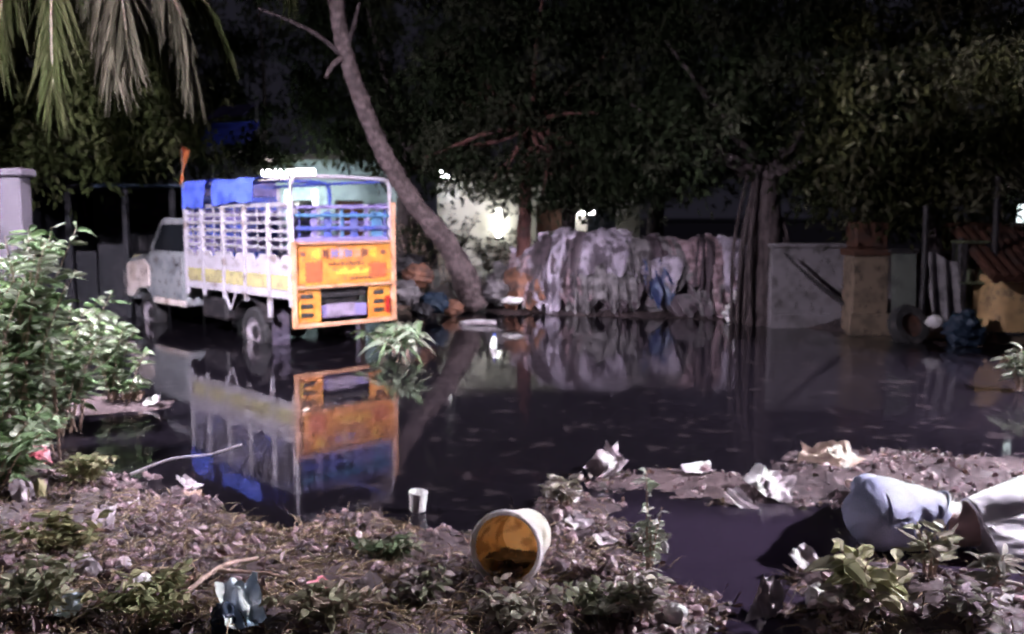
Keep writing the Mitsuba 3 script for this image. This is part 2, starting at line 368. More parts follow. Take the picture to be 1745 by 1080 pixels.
def house(name, label, x0, x1, y0, depth, z0, z1, wallm, roofm, wins=(), door=None, over=.35):
    t = thing(name, label, 'building')
    holes = [m3.Manifold.cube([b - a, .3, d - c]).translate([a, y0 - .1, c]) for a, b, c, d in list(wins) + ([door] if door else [])]
    body = m3.Manifold.cube([x1 - x0, depth, z1 - z0]).translate([x0, y0, z0]) - m3.Manifold.cube([x1 - x0 - .4, depth - .4, z1 - z0 - .1]).translate([x0 + .2, y0 + .2, z0])
    for hole in holes: body = body - hole - hole.translate([0, .1, 0])
    obj('wall', tm(body), wallm, t)
    rf = bx(x0 - over, x1 + over, y0 - over, y0 + depth + over, z1 + .003, z1 + .13, .02)
    obj('roof', rf, roofm, t)
    for a, b, c, d in wins:
        w = obj('window', cat_(bx(a, b, y0 + .03, y0 + .07, c, c + .05), bx(a, b, y0 + .03, y0 + .07, d - .05, d), bx(a, a + .05, y0 + .03, y0 + .07, c + .05, d - .05), bx(b - .05, b, y0 + .03, y0 + .07, c + .05, d - .05), bx((a + b) / 2 - .025, (a + b) / 2 + .025, y0 + .03, y0 + .07, c + .05, d - .05)), M_DARK, t)
        obj('pane', bx(a + .05, b - .05, y0 + .045, y0 + .055, c + .05, d - .05), M_GLASS, w)
    if door:
        a, b, c, d = door
        obj('door', bx(a + .02, b - .02, y0 + .06, y0 + .11, c + .02, d - .02, .01), M_RUST, t)
    return t

hx0, hx1 = P(745, 372, Y=25)[0], P(1090, 372, Y=25)[0]
house('house', 'cream lit house glimpsed through the trees above the pale sheets', hx0, hx1, 25, 5, .1, 2.95, M_LITWALL, M_ROOF,
      wins=[(hx0 + 4.1, hx0 + 4.9, 1.1, 2.1)], door=(hx0 + 2.7, hx0 + 3.5, .2, 2.15))
hb0, hb1 = P(470, 372, Y=23)[0], P(668, 372, Y=23)[0]
house('house', 'low pale house with a blue-green lit front behind the open truck body', hb0, hb1, 23, 4, .1, 3.2, mat('m_cyanwall', worn((.38, .50, .52), (.28, .38, .42), 4), .8), M_ROOF,
      wins=[(hb0 + .35, hb0 + 1.0, 1.3, 2.2)], door=(hb0 + 1.5, hb0 + 2.2, .2, 2.2))
tube_light(757, 296, 24.2, .26, .22, 4, 'small white lamp hanging among leaves beside the leaning palm', (1, .97, 1.05))
tube_light(507, 296, 20.5, .75, .22, 8, 'bright white tube lamp above the open rear of the truck', (.95, 1, 1))
tube_light(459, 294, 20.6, .30, .16, 2.2, 'small white lamp left of the bright tube above the truck', (1, 1, .96))
tube_light(491, 338, 22.6, .11, .36, 1.2, 'first of two short upright lamps on the low house front seen through the truck', (.97, 1, .95))
tube_light(537, 336, 22.6, .10, .34, 1.0, 'second of two short upright lamps on the low house front, nearer the leaning palm', (.97, 1, .95))
tube_light(850, 380, 24.7, .13, .75, 1.5, 'upright white tube lamp left of the red-barked tree', (1, 1, .94))
tube_light(985, 362, 24.7, .9, .11, 1.6, 'white tube lamp right of the red-barked tree', (1, .97, .98))
tube_light(1739, 372, 13.9, .10, .42, .07, 'short upright lamp glowing at the right edge of the picture', (.85, .98, 1))

# left edge: pale wall, dark shed with an open front
wl, wr = P(-160, 372, Y=10.6)[0], P(44, 372, Y=10.6)[0]
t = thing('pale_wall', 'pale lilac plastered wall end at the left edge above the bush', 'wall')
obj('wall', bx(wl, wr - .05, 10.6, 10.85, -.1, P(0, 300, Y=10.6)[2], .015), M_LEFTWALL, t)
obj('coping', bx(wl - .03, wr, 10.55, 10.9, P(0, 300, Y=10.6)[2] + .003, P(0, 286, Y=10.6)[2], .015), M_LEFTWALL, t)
s0, s1 = P(28, 372, Y=16.5)[0], P(330, 372, Y=16.5)[0]
st = P(0, 312, Y=16.5)[2]
t = thing('shed', 'black open-fronted shed with a flat tin roof left of the truck cab', 'shed')
obj('back_wall', bx(s0, s1, 19.4, 19.5, -.1, st - .1), M_BLACKTIN, t)
obj('side_wall', bx(s0, s0 + .08, 16.5, 19.4, -.1, st - .1), M_BLACKTIN, t)
obj('side_wall', bx(s1 - .08, s1, 16.5, 19.4, -.1, st - .1), M_BLACKTIN, t)
obj('roof', bx(s0 - .15, s1 + .1, 15.9, 19.6, st - .095, st - .03, .01), M_BLACKTIN, t)
obj('roof_edge', bx(s0 + 1.7, s1 + .12, 15.84, 15.897, st - .09, st - .04, .01), M_NIGHTBLUE, t)
for f in (0.02, .36, .7, .98):
    x = s0 + .1 + (s1 - s0 - .25) * f
    obj('post', bx(x - .045, x + .045, 16.0, 16.09, -.15, st - .098, .01), M_BLACKTIN, t)
for k in range(6):
    x = s0 + .3 + k * .62
    obj('wall_panel', bx(x, x + .58, 16.3, 16.33, -.1, 1.05 + .12 * (k % 3)), M_BLACKTIN, t)

# ------------------------------------------------------------------ goods truck
TX, TY, YAW = -2.882, 11.885, .76
TM = T().translate([TX, TY, 0]).rotate([0, 0, 1], math.degrees(YAW))
W, L, ZB, ZT, ZC, ZO = 1.64, 3.235, .30, 2.29, .70, 1.43
truck = thing('goods_truck', 'white high-sided goods truck with an orange tailgate standing in the flood water', 'truck')
def tp(name, mesh, m, parent=truck, smooth=False): return obj(name, mesh, m, parent, smooth, M=TM)
def rod(a, b, r=.012, n=8): return tube([np.array(a, float), (np.array(a, float) + b) / 2, np.array(b, float)], r, n)

tp('cargo_floor', bx(.04, W - .04, .06, L - .02, ZC - .02, ZC + .05, .005), M_DARK)
tp('chassis_rail', cat_(bx(.36, .46, .1, 5.3, .34, .5, .01), bx(W - .46, W - .36, .1, 5.3, .34, .5, .01), bx(.3, W - .3, 1.9, 2.0, .5, .68), bx(.3, W - .3, .5, .6, .5, .68), bx(.3, W - .3, 2.9, 3.0, .5, .68)), M_DARK)
tp('fuel_tank', bx(.12, .40, 2.15, 2.95, .22, .56, .04), M_DARK)
tp('rear_axle', cat_(rod((.2, 1.3, .15), (W - .2, 1.3, .15), .055, 12), trimesh.creation.icosphere(2, .15).apply_translation([W / 2, 1.3, .15])), M_DARK, smooth=40)
tp('leaf_spring', cat_(*[bx(.38, .44, 1.3 - .6 + k * .09, 1.3 + .6 - k * .09, .30 - k * .018, .314 - k * .018) for k in range(5)]), M_DARK)
PV = [3.2, 2.62, 1.95, 1.3, .62, .035]
def side(s):
    """s = 0 left (towards the camera), 1 right"""
    X = (lambda a, b: (a, b)) if s == 0 else (lambda a, b: (W - b, W - a))
    for k, v in enumerate(PV):
        a, b = X(-.008, .052)
        top = ZT - .02 if k == 0 else (1.96 if k < 5 else 1.98)
        w = .045 if k in (0, 5) else .033
        tp('side_post', bx(a, b, v - w, v + w, ZC - .12 if k < 4 else (ZC - .12 if k == 5 else ZC - .30), top, .008), M_WHITE)
    for z, h in ((1.93, .03), (1.80, .024), (1.69, .024), (1.58, .024), (1.47, .024), (1.36, .024)):
        a, b = X(.008, .036)
        for k in range(5):
            tp('slat', bx(a, b, PV[k + 1] + .046, PV[k] - .046, z - h, z + h, .004), M_SLAT if s == 0 else M_VIOLET)
    for k in range(5):                                                  # thin uprights between the posts
        for f in ((.33, .67) if k == 0 else (.5,)):
            v = PV[k + 1] + (PV[k] - PV[k + 1]) * f
            a, b = X(.037, .05)
            tp('upright', bx(a, b, v - .014, v + .014, 1.29, 1.93), M_WHITE if s == 0 else M_VIOLET)
    a, b = X(.006, .034)
    for k in range(5):
        v0, v1 = PV[k + 1] + .046, PV[k] - .046
        vm = (v0 + v1) / 2
        up = Polygon([(v0, 1.0), (v1, 1.0), (v1, 1.27), (vm + .1, 1.27), (vm, 1.16), (vm - .1, 1.27), (v0, 1.27)])   # notched upper board
        e = trimesh.creation.extrude_polygon(up, b - a, engine='earcut')
        e.apply_transform(np.array([[0, 0, 1, a], [1, 0, 0, 0], [0, 1, 0, 0], [0, 0, 0, 1.0]]))
        tp('upper_board', e, M_WHITE)
        tp('lower_board', bx(a, b, v0, v1, .80, .997, .004), M_CREAM)
    a, b = X(.0, .04)
    for k in range(5): tp('bottom_rail', bx(a, b, PV[k + 1] + .046, PV[k] - .046, ZC - .02, .797, .006), M_VIOLET if s else M_WHITE)
    a, b = X(.01, .03)
    tp('mudguard_stay', cat_(rod((a + .01, 1.95, ZC - .03), (a + .01, 1.78, ZC - .28), .022), rod((a + .01, 1.62, ZC - .03), (a + .01, 1.78, ZC - .28), .022)), M_WHITE)
    a, b = X(.05, .34)
    arc = [(1.3 + .50 * math.cos(u), .13 + .50 * math.sin(u)) for u in np.linspace(.35, math.pi - .35, 14)]
    prof = np.array(arc + [(y * .97 + 1.3 * .03, z - .012) for y, z in arc[::-1]])
    e = trimesh.creation.extrude_polygon(Polygon(prof), b - a, engine='earcut')
    e.apply_transform(np.array([[0, 0, 1, a], [1, 0, 0, 0], [0, 1, 0, 0], [0, 0, 0, 1.0]]))
    tp('mudguard', e, M_DARK)
side(0); side(1)
# rear hoop, middle hoop, top rails, headboard
def hoop(v, m, z0=1.98, r=.03):
    pts = [(.03, v, z0), (.03, v, ZT - .14), (.06, v, ZT - .05), (.16, v, ZT), (W / 2, v, ZT + .015), (W - .16, v, ZT), (W - .06, v, ZT - .05), (W - .03, v, ZT - .14), (W - .03, v, z0)]
    tp('hoop', tube(curve(pts, 36), r, 8), m, smooth=40)
hoop(.035, M_WHITE); hoop(1.6, M_BLUE, 1.96)
tp('top_rail', rod((.10, .04, ZT - .02), (.10, 3.2, ZT - .02), .022), M_WHITE)
tp('top_rail', rod((W - .10, .04, ZT - .02), (W - .10, 3.2, ZT - .02), .022), M_BLUE)
for k in range(7):
    z = ZC + .06 + k * .225
    tp('headboard_plank', bx(.055, W - .055, 3.17, 3.2, z, z + .215, .006), M_BLUE if k % 2 else M_VIOLET)
tp('headboard_beam', bx(.055, W - .055, 3.16, 3.21, ZT - .06, ZT - .0), M_BLUE)
# upper rear gate (blue bars), seen above the tailgate
for z, m, h in ((1.90, M_VIOLET, .02), (1.79, M_TEAL, .022), (1.62, M_BLUE, .028), (1.47, M_VIOLET, .03)):
    tp('gate_bar', bx(.06, W - .06, .02, .05, z - h, z + h, .005), m)
for k, (x, w) in enumerate(((.16, .02), (.38, .05), (.60, .06), (.83, .025), (1.02, .06), (1.22, .03), (1.40, .09), (1.54, .02))):
    tp('gate_upright', bx(x - w, x + w, .052, .07, 1.44, 1.92 if k % 2 else 1.84, .004), (M_BLUE, M_VIOLET, M_BLUE, M_TEAL, M_BLUE, M_VIOLET, M_TEAL, M_BLUE)[k])
# orange tailgate with its pale frame
tg = tp('tailgate', bx(.05, W - .05, -.012, .018, .86, 1.40, .005), M_ORANGE)
for a in ((-.015, .052, ZB, ZO + .02), (W - .052, W + .015, ZB, ZO + .55)):
    tp('frame', bx(a[0], a[1], -.05, -.002, a[2], a[3], .008), M_PEACH, tg)
tp('frame', bx(.054, W - .054, -.045, -.004, 1.402, 1.44, .008), M_PEACH, tg)
tp('frame', bx(.054, W - .054, -.045, -.004, .815, .856, .008), M_PEACH, tg)
tp('frame', bx(.054, W - .054, -.05, -.002, ZB - .005, ZB + .055, .008), M_PEACH, tg)
tp('corner_post', bx(.0, .05, .0, .0 + .001 + .02, ZO + .03, 1.97), M_WHITE)
# painted lettering too blurred to read: brush strokes in the photograph's rhythm and colours
r2 = np.random.default_rng(21)
def glyph(x, z, w, h, m, kind):
    y0, y1 = -.019, -.0125
    s = w * .26
    hs = r2.uniform(.45, 1, 3) * h
    b = [bx(x + w * q * .36, x + w * (q * .36 + .27), y0, y1 - .001 * q, z + (h - hs[q]) * .5, z + (h + hs[q]) * .5) for q in range(3)]
    if kind == 4: b = [bx(x, x + w, y0, y1, z + h * .3, z + h * .7, .002)]
    tp('painted_letter', cat_(*b), m, tg)
gl = [(.13, .07, M_MAROON, 4), (.30, .12, M_YELLOW, 1), (.47, .09, M_MAROON, 3), (.60, .10, M_VIOLET, 0), (.73, .06, M_WHITE, 2), (.82, .11, M_VIOLET, 1), (.97, .09, M_PEACH, 2), (1.09, .09, M_MAROON, 3), (1.22, .11, M_YELLOW, 0), (1.41, .08, M_MAROON, 4)]
for x, w, m, k in gl: glyph(x, 1.205, w, .15, m, k)
tp('painted_panel', bx(.20, .46, -.0165, -.0125, .90, 1.17, .001), M_RED, tg)
tp('painted_panel', bx(1.2, 1.5, -.0165, -.0125, .93, 1.13, .001), M_RED, tg)
for k in range(9):
    x = .56 + k * .065
    tp('painted_letter', bx(x, x + .045, -.0165, -.0125, 1.115, 1.145 + .02 * (k % 2)), M_MAROON, tg)
    tp('painted_letter', bx(x + .1, x + .16, -.0165, -.0125, 1.0, 1.03 + .03 * (k % 3)), M_YELLOW, tg)
for k in range(5): tp('painted_letter', bx(.9 + k * .075, .955 + k * .075, -.0165, -.0125, .915, .95), M_MAROON, tg)
# under the tailgate: lamp boards, plate, bumper
for s in (0, 1):
    x0 = .056 if s == 0 else 1.20
    tp('lamp_board', bx(x0, x0 + .38, .0, .03, ZB + .06, .81, .006), M_ORANGE)
    for z in (.44, .56, .69):
        tp('lamp_slot', bx(x0 + .07 + (.02 if s else 0), x0 + .25, -.012, -.001, z, z + .055, .004), M_DARK)
    tp('tail_lamp', bx(x0 + (.28 if s else .02), x0 + (.355 if s else .06), -.03, -.001, .42, .66, .012), M_LIGHTRED if s else M_YELLOW)
tp('bumper', bx(.44, 1.19, .02, .08, .40, .58, .015), M_VIOLET)
tp('number_plate', bx(.52, .98, .005, .017, .42, .60, .004), M_PLATE)
tp('cross_member', bx(.44, 1.19, .2, .26, .60, .80), M_DARK)
tp('mud_flap', bx(.10, .36, .72, .735, .0, .50), M_FLAP)
tp('mud_flap', bx(W - .36, W - .10, .72, .735, .0, .50), M_FLAP)
# cab
def prism(prof, x0, x1):
    e = trimesh.creation.extrude_polygon(Polygon(prof).buffer(0), x1 - x0, engine='earcut')
    e.apply_transform(np.array([[0, 0, 1, x0], [1, 0, 0, 0], [0, 1, 0, 0], [0, 0, 0, 1.0]]))
    return e
def man(m): return m3.Manifold(m3.Mesh(np.asarray(m.vertices, np.float32), np.asarray(m.faces, np.uint32)))
low = Polygon([(3.33, .36), (4.62, .36), (5.6, .36), (5.8, .42), (5.82, .78), (5.74, 1.0), (5.5, 1.07), (4.9, 1.16), (3.33, 1.16)]).buffer(-.03).buffer(.03)
low = low.difference(Point(5.02, .12).buffer(.44, 24))
up = Polygon([(3.33, 1.16), (4.92, 1.16), (4.36, 1.70), (4.2, 1.76), (3.42, 1.76), (3.33, 1.70)]).buffer(-.02).buffer(.02)
glass = Polygon([(3.42, 1.22), (4.72, 1.22), (4.28, 1.655), (3.42, 1.655)]).buffer(-.03).buffer(.03)
cabm = man(prism(up, .10, W - .10)) - man(prism(up.buffer(-.045), .15, W - .15)) - man(prism(glass, -.2, W + .2))
ws = np.array([[.22, 4.99, 1.17], [W - .22, 4.99, 1.17], [W - .24, 4.2, 1.70], [.24, 4.2, 1.70]])
wsh = m3.Manifold.hull_points(np.vstack([ws, ws + [0, -.35, -.02], ws + [0, .2, .2]]))
cabm = cabm - wsh
tp('cab', tm(cabm), M_CAB, smooth=30)
body = man(prism(low, .05, W - .05)) - man(prism(Polygon([(3.5, .5), (4.75, .5), (4.75, 1.3), (3.5, 1.3)]), .12, W - .12))
tp('cab_body', tm(body), M_CAB, smooth=30)
for x in (.095, W - .105): tp('side_window', prism(glass.buffer(-.004), x + .004, x + .01), M_GLASS)
tp('windscreen', trimesh.Trimesh(ws + [0, -.03, -.03], [[0, 1, 2], [0, 2, 3]], process=False), M_GLASS)
for s in (0, 1):
    x0, x1 = (.03, .048) if s == 0 else (W - .048, W - .03)
    dp = Polygon([(3.44, .46), (4.52, .46), (4.66, .62), (4.72, 1.15), (3.44, 1.15)]).buffer(-.03).buffer(.03)
    dk = tp('door', prism(dp, x0, x1), M_CAB)
    tp('door_handle', bx(x0 - .012, x1 + .012, 3.54, 3.66, 1.0, 1.03, .006), M_DARK, dk)
    fp = Polygon([(4.74, .62), (4.72, .95), (4.95, 1.06), (5.5, 1.0), (5.74, .95), (5.8, .74), (5.78, .42), (5.5, .40)]).difference(Point(5.02, .12).buffer(.46, 24)).buffer(-.01).buffer(.01)
    fk = tp('fender', prism(fp if fp.geom_type == 'Polygon' else max(fp.geoms, key=lambda g: g.area), x0 - .02, x1), M_FENDER)
    tp('sill', bx(x0 - .02, x1 + .012, 3.34, 4.56, .345, .45, .012), M_FENDER)
    tp('headlight', trimesh.creation.icosphere(2).apply_transform(np.diag([.11, .05, .09, 1.])).apply_translation([.22 if s == 0 else W - .22, 5.80, .74]), M_WHITEP, smooth=True)
    mx = -.10 if s == 0 else W + .10
    mr = tp('mirror', bx(mx - .06, mx + .06, 4.62, 4.66, 1.22, 1.46, .015), M_DARK)
    tp('mirror_arm', rod((mx, 4.64, 1.24), (.10 if s == 0 else W - .10, 4.76, 1.22), .012), M_DARK, mr)
tp('front_bumper', bx(.02, W - .02, 5.82, 5.92, .36, .58, .03), M_DARK)
tp('grille', bx(.36, W - .36, 5.815, 5.84, .62, .92, .01), M_DARK)
tp('bonnet_stripe', bx(.06, W - .06, 5.30, 5.50, 1.055, 1.125, .02), M_CREAM)
tp('seat', cat_(bx(.2, W - .2, 3.55, 4.1, .62, .98, .05), bx(.2, W - .2, 3.5, 3.62, .98, 1.42, .04)), M_DARK)
swh = trimesh.creation.torus(.19, .016, 24, 8); swh.apply_transform(rot_to((0, -.75, .65), (1.2, 4.35, 1.18)))
tp('steering_wheel', swh, M_DARK, smooth=True)
def lathe(prof, n=40):
    return trimesh.creation.revolve(np.asarray(prof, float), sections=n)
def wheel(x, v, s):
    out = -1 if s == 0 else 1
    Mx = rot_to((out, 0, 0), (x, v, .13))
    wk = tp('wheel', moved(lathe([(0, .02), (.10, .02), (.10, .055), (.06, .075), (0, .078)], 20), Mx), M_DARK, smooth=30)
    ty = lathe([(.215, -.10), (.30, -.105), (.345, -.085), (.36, -.05), (.36, .05), (.345, .085), (.30, .105), (.215, .10), (.20, .0), (.215, -.10)], 44)
    tp('tyre', moved(ty, Mx), M_TYRE, wk, 35)
    rim = lathe([(.21, -.09), (.21, .09), (.195, .095), (.185, .05), (.15, .03), (.10, .05), (.10, .04), (.15, .015), (.18, .03), (.19, -.09), (.21, -.09)], 36)
    tp('rim', moved(rim, Mx), M_RIM, wk, 35)
    for k in range(6):
        a = k * math.pi / 3
        tp('wheel_nut', moved(trimesh.creation.cylinder(.012, .03, sections=8).apply_translation([.078 * math.cos(a), .078 * math.sin(a), .06]), Mx), M_DARK, wk)
for s, x in ((0, .20), (1, W - .20)):
    wheel(x, 1.3, s); wheel(x, 5.02, s)

# tarpaulins over the side rail, pennant on the front post
def draped(v0, v1, drop, seed, x=-.03):
    nu, nv = 40, 22
    u = np.linspace(0, 1, nu); s = np.linspace(0, 1, nv)
    U, S = np.meshgrid(u, s, indexing='ij')
    path = np.array([(.45, ZT - .03), (.22, ZT + .035), (.06, ZT + .03), (.0, ZT - .02), (-.012, ZT - drop * .5), (-.02, ZT - drop)])
    t = S * (len(path) - 1); i = np.minimum(t.astype(int), len(path) - 2); f = (t - i)[..., None]
    xz = path[i] * (1 - f) + path[i + 1] * f
    wr = meshkit.fbm(np.stack([U * 5 + seed, S * 2.2, 0 * U], -1), 3, seed) - .5
    V = v0 + (v1 - v0) * U
    X = xz[..., 0] + x - .05 * np.abs(wr) * 2 * S + .03
    Z = xz[..., 1] + wr * .05 - .06 * S ** 3 * meshkit.noise(np.stack([U * 7, 0 * U, 0 * U + seed], -1), seed)
    v = np.stack([X, V, Z], -1).reshape(-1, 3)
    a, b = np.meshgrid(np.arange(nu - 1), np.arange(nv - 1), indexing='ij')
    qd = np.stack([a * nv + b, (a + 1) * nv + b, (a + 1) * nv + b + 1, a * nv + b + 1], -1).reshape(-1, 4)
    f3 = np.vstack([qd[:, [0, 1, 2]], qd[:, [0, 2, 3]]])
    # a folded tarpaulin has several layers: give the sheet its thickness
    n = trimesh.Trimesh(v, f3, process=False).vertex_normals
    m = trimesh.Trimesh(np.vstack([v, v - n * .012]), np.vstack([f3, f3[:, ::-1] + len(v)]), process=False)
    return m
tag(obj('tarpaulin', draped(2.42, 3.24, .36, 3), M_TARP, smooth=True, M=TM), 'bright blue tarpaulin folded over the front corner of the truck side', 'tarpaulin')
tag(obj('tarpaulin', draped(.95, 2.22, .30, 9), M_TARP, smooth=True, M=TM), 'longer blue tarpaulin folded over the middle of the truck side rail', 'tarpaulin')
fl = thing('pennant', 'orange and red cloth pennant tied to the front post of the truck', 'flag')
obj('staff', rod((.02, 3.24, ZT - .25), (.02, 3.26, ZT + .62), .012), M_STICK, fl, M=TM)
nu, nv = 10, 22
U, V = np.meshgrid(np.linspace(0, 1, nu), np.linspace(0, 1, nv), indexing='ij')
fx = .02 + U * .17 * (1 - .3 * V) * np.cos(V * 2); fy = 3.26 + .05 * np.sin(U * 6 + V * 5) + .05 * U; fz = ZT + .60 - V * .55 - .10 * U
a, b = np.meshgrid(np.arange(nu - 1), np.arange(nv - 1), indexing='ij')
qd = np.stack([a * nv + b, (a + 1) * nv + b, (a + 1) * nv + b + 1, a * nv + b + 1], -1).reshape(-1, 4)
obj('cloth', (np.stack([fx, fy, fz], -1).reshape(-1, 3), qd), M_FLAG, fl, True, M=TM)

# ------------------------------------------------------------------ rubbish heap hung with pale sheets
heap_line = np.array([(-.35, 17.3), (.3, 16.95), (1.2, 16.65), (2.2, 16.45), (3.2, 16.1), (4.45, 15.65)])
def heap_y(x): return np.interp(x, heap_line[:, 0], heap_line[:, 1])
def heap_top(x): return np.interp(x, [-.5, .0, .25, .8, 1.2, 1.8, 2.1, 2.6, 3.2, 4.0, 4.6], [.7, .95, 1.22, 1.50, 1.60, 1.55, 1.42, 1.40, 1.42, 1.38, 1.2])
hxs = np.linspace(-.5, 4.6, 52); hs = np.linspace(0, 1, 22)
U, S = np.meshgrid(hxs, hs, indexing='ij')
tz = heap_top(U)
ang = S * math.pi
hyy = heap_y(U) + .95 - np.cos(ang) * .95 * np.where(S < .5, 1, 1)
hz = tz * np.sin(ang) ** .45 - .08
hz = np.where((S < .02) | (S > .98), -.2, hz)
nz = meshkit.fbm(np.stack([U * 2.3, hyy * 2.3, hz * 2.3], -1), 4, 11) - .5
hv = np.stack([U, hyy - nz * .3 * np.cos(ang), hz + nz * .12], -1).reshape(-1, 3)
a, b = np.meshgrid(np.arange(len(hxs) - 1), np.arange(len(hs) - 1), indexing='ij')
qd = np.stack([a * 22 + b, (a + 1) * 22 + b, (a + 1) * 22 + b + 1, a * 22 + b + 1], -1).reshape(-1, 4)
tag(obj('rubbish_heap', (hv, qd), M_HEAP_GAP, smooth=True), 'long dark heap of rubbish on the far bank, under the pale hanging sheets', 'rubbish heap')

def sheet(cx, w, z0, z1, seed, out=.0, lean=.22, folds=4.5):
    nu, nv = 40, 30
    U, V = np.meshgrid(np.linspace(-1, 1, nu), np.linspace(0, 1, nv), indexing='ij')
    r = np.random.default_rng(seed)
    ph = r.uniform(0, 6, 4)
    wob = meshkit.fbm(np.stack([U * 2 + seed, V * 1.2, 0 * U], -1), 3, seed) - .5
    x = cx + U * w / 2 * (1 - .35 * V * r.uniform(-1, 1)) + wob * .26 + r.uniform(-.22, .22) * V + .05 * V * math.sin(ph[0])
    depth = .018 + .055 * V
    fold = np.sin(U * folds * math.pi / 2 + ph[0] + wob * 5) + .5 * np.sin(U * folds * 2.3 + ph[1] + 2 * V) + 1.6 * wob
    zt = z1 + .07 * np.sin(U * 2 + ph[2]) + .10 * (meshkit.noise(np.stack([U * 4 + seed, 0 * U, 0 * U], -1), seed) - .5)
    zb = z0 + .38 * (meshkit.noise(np.stack([U * 3.2 + seed, 0 * U + 4, 0 * U], -1), seed + 1) - .3)
    z = zt + (zb - zt) * V
    frac = np.clip(z / np.maximum(heap_top(x), .1), 0, 1)
    y = heap_y(x) + .95 - .95 * np.sqrt(np.clip(1 - frac ** (2 / .9), 0, 1)) - .10 - out - fold * depth - .05 * V
    v = np.stack([x, y, z], -1).reshape(-1, 3)
    a, b = np.meshgrid(np.arange(nu - 1), np.arange(nv - 1), indexing='ij')
    qd = np.stack([a * nv + b, (a + 1) * nv + b, (a + 1) * nv + b + 1, a * nv + b + 1], -1).reshape(-1, 4)
    keep = np.ones(len(qd), bool)
    return v, qd
G_SHEET = 'crumpled sheets hanging on the heap'
r3 = np.random.default_rng(5)
ORD = 'first second third fourth fifth sixth seventh eighth ninth tenth eleventh twelfth thirteenth fourteenth fifteenth sixteenth seventeenth eighteenth nineteenth twentieth twenty-first twenty-second'.split()
SH = []
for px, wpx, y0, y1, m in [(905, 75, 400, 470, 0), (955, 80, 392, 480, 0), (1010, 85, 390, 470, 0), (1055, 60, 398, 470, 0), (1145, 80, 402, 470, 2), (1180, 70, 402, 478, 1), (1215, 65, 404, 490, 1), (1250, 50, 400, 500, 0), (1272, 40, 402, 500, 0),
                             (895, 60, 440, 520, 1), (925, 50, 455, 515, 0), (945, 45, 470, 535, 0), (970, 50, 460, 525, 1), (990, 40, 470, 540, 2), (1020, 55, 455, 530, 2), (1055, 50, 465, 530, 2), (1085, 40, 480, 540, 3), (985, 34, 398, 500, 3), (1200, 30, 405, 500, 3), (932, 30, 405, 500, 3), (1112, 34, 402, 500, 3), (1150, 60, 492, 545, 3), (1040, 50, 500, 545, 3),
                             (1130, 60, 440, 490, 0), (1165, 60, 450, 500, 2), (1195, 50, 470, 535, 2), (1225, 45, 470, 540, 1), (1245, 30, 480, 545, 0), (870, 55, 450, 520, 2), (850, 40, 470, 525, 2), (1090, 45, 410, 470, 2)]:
    x = P(px, 470, Y=16.3)[0]; yy = float(heap_y(x))
    z1 = P(px, y0, Y=yy + .5)[2]; z0 = max(P(px, y1, Y=yy)[2], .02)
    SH.append((x, wpx / F * 16.4, z0, min(z1, float(heap_top(x)) - .02), m))
for k, (x, w, z0, z1, m) in enumerate(SH):
    o = obj('hanging_sheet', sheet(x, w, z0, z1, 40 + k, out=.02 * (k % 4) + (.05 if k > 8 else 0), folds=r3.uniform(3, 6)), (M_SHEET, M_SHEET_PINK, M_SHEET_GREY, M_HEAP_GAP)[m], smooth=True)  # the dark ones paint shaded gaps between the pale sheets
    row = sorted([q for q in range(len(SH)) if (SH[q][3] > 1.0) == (SH[k][3] > 1.0)], key=lambda q: SH[q][0])
    tag(o, ('crumpled pale lilac sheet', 'crumpled pinkish sheet', 'crumpled grey sheet', 'crumpled dark sheet')[m] + ', ' + ORD[row.index(k)] + ' from the left ' + ('along the top of the heap' if SH[k][3] > 1.0 else 'low on the heap front'), 'sheet', G_SHEET)
x = P(1105, 480, Y=16.2)[0]
tag(obj('hanging_cloth', sheet(x, .36, .2, 1.02, 91, out=.12, folds=2), M_SHEET_BLUE, smooth=True), 'dark blue cloth hanging in the middle of the pale sheets', 'cloth')
x = P(883, 500, Y=16.9)[0]
tag(obj('hanging_cloth', sheet(x, .6, .12, .72, 92, out=.16, folds=3), M_SHEET_BROWN, smooth=True), 'rusty brown cloth at the lower left end of the pale sheets', 'cloth')
c = P(1247, 520, Y=15.55)
tag(obj('rag', tube(curve([c + [.08, .05, .22], c + [.03, 0, .1], c + [-.06, -.03, -.05], c + [-.1, -.05, -.18], c + [.03, -.1, -.3]], 24), [.05 + .03 * math.sin(i * 1.3) for i in range(24)], 10, bump=.5, seed=3), M_FOAM, smooth=True), 'twisted white rag at the right end of the heap above the water', 'rag')

# ------------------------------------------------------------------ right bank
def px_x(px, Y): return float(P(px, 372, Y=Y)[0])
def py_z(py, Y): return float(P(872, py, Y=Y)[2])
Y0 = 14.6
t = thing('compound_wall', 'pale grey plastered boundary wall between the rooted tree and the beige pillar', 'wall')
obj('wall', bx(px_x(1318, Y0), px_x(1462, Y0), Y0, Y0 + .18, -.1, py_z(422, Y0), .01), M_WALLDARK, t)
obj('coping', bx(px_x(1316, Y0), px_x(1464, Y0), Y0 - .04, Y0 + .22, py_z(422, Y0) + .003, py_z(415, Y0), .01), M_WALLDARK, t)
obj('plinth', bx(px_x(1316, Y0), px_x(1464, Y0), Y0 - .07, Y0 - .003, -.1, .22, .01), M_WALLDARK, t)
a, b = P(1338, 432, Y=14.3), P(1476, 545, Y=14.0)
tag(obj('dead_branch', tube(curve([a, a * .6 + b * .4 + [0, 0, -.06], b], 12), np.linspace(.02, .045, 12), 8, bump=.3), M_DARK, smooth=True), 'dark dead branch leaning across the pale grey wall', 'branch')
Y1 = 13.7
t = thing('gate_pillar', 'beige pillar with a rusty orange top at the right of the grey wall', 'pillar')
x0, x1 = px_x(1458, Y1), px_x(1520, Y1)
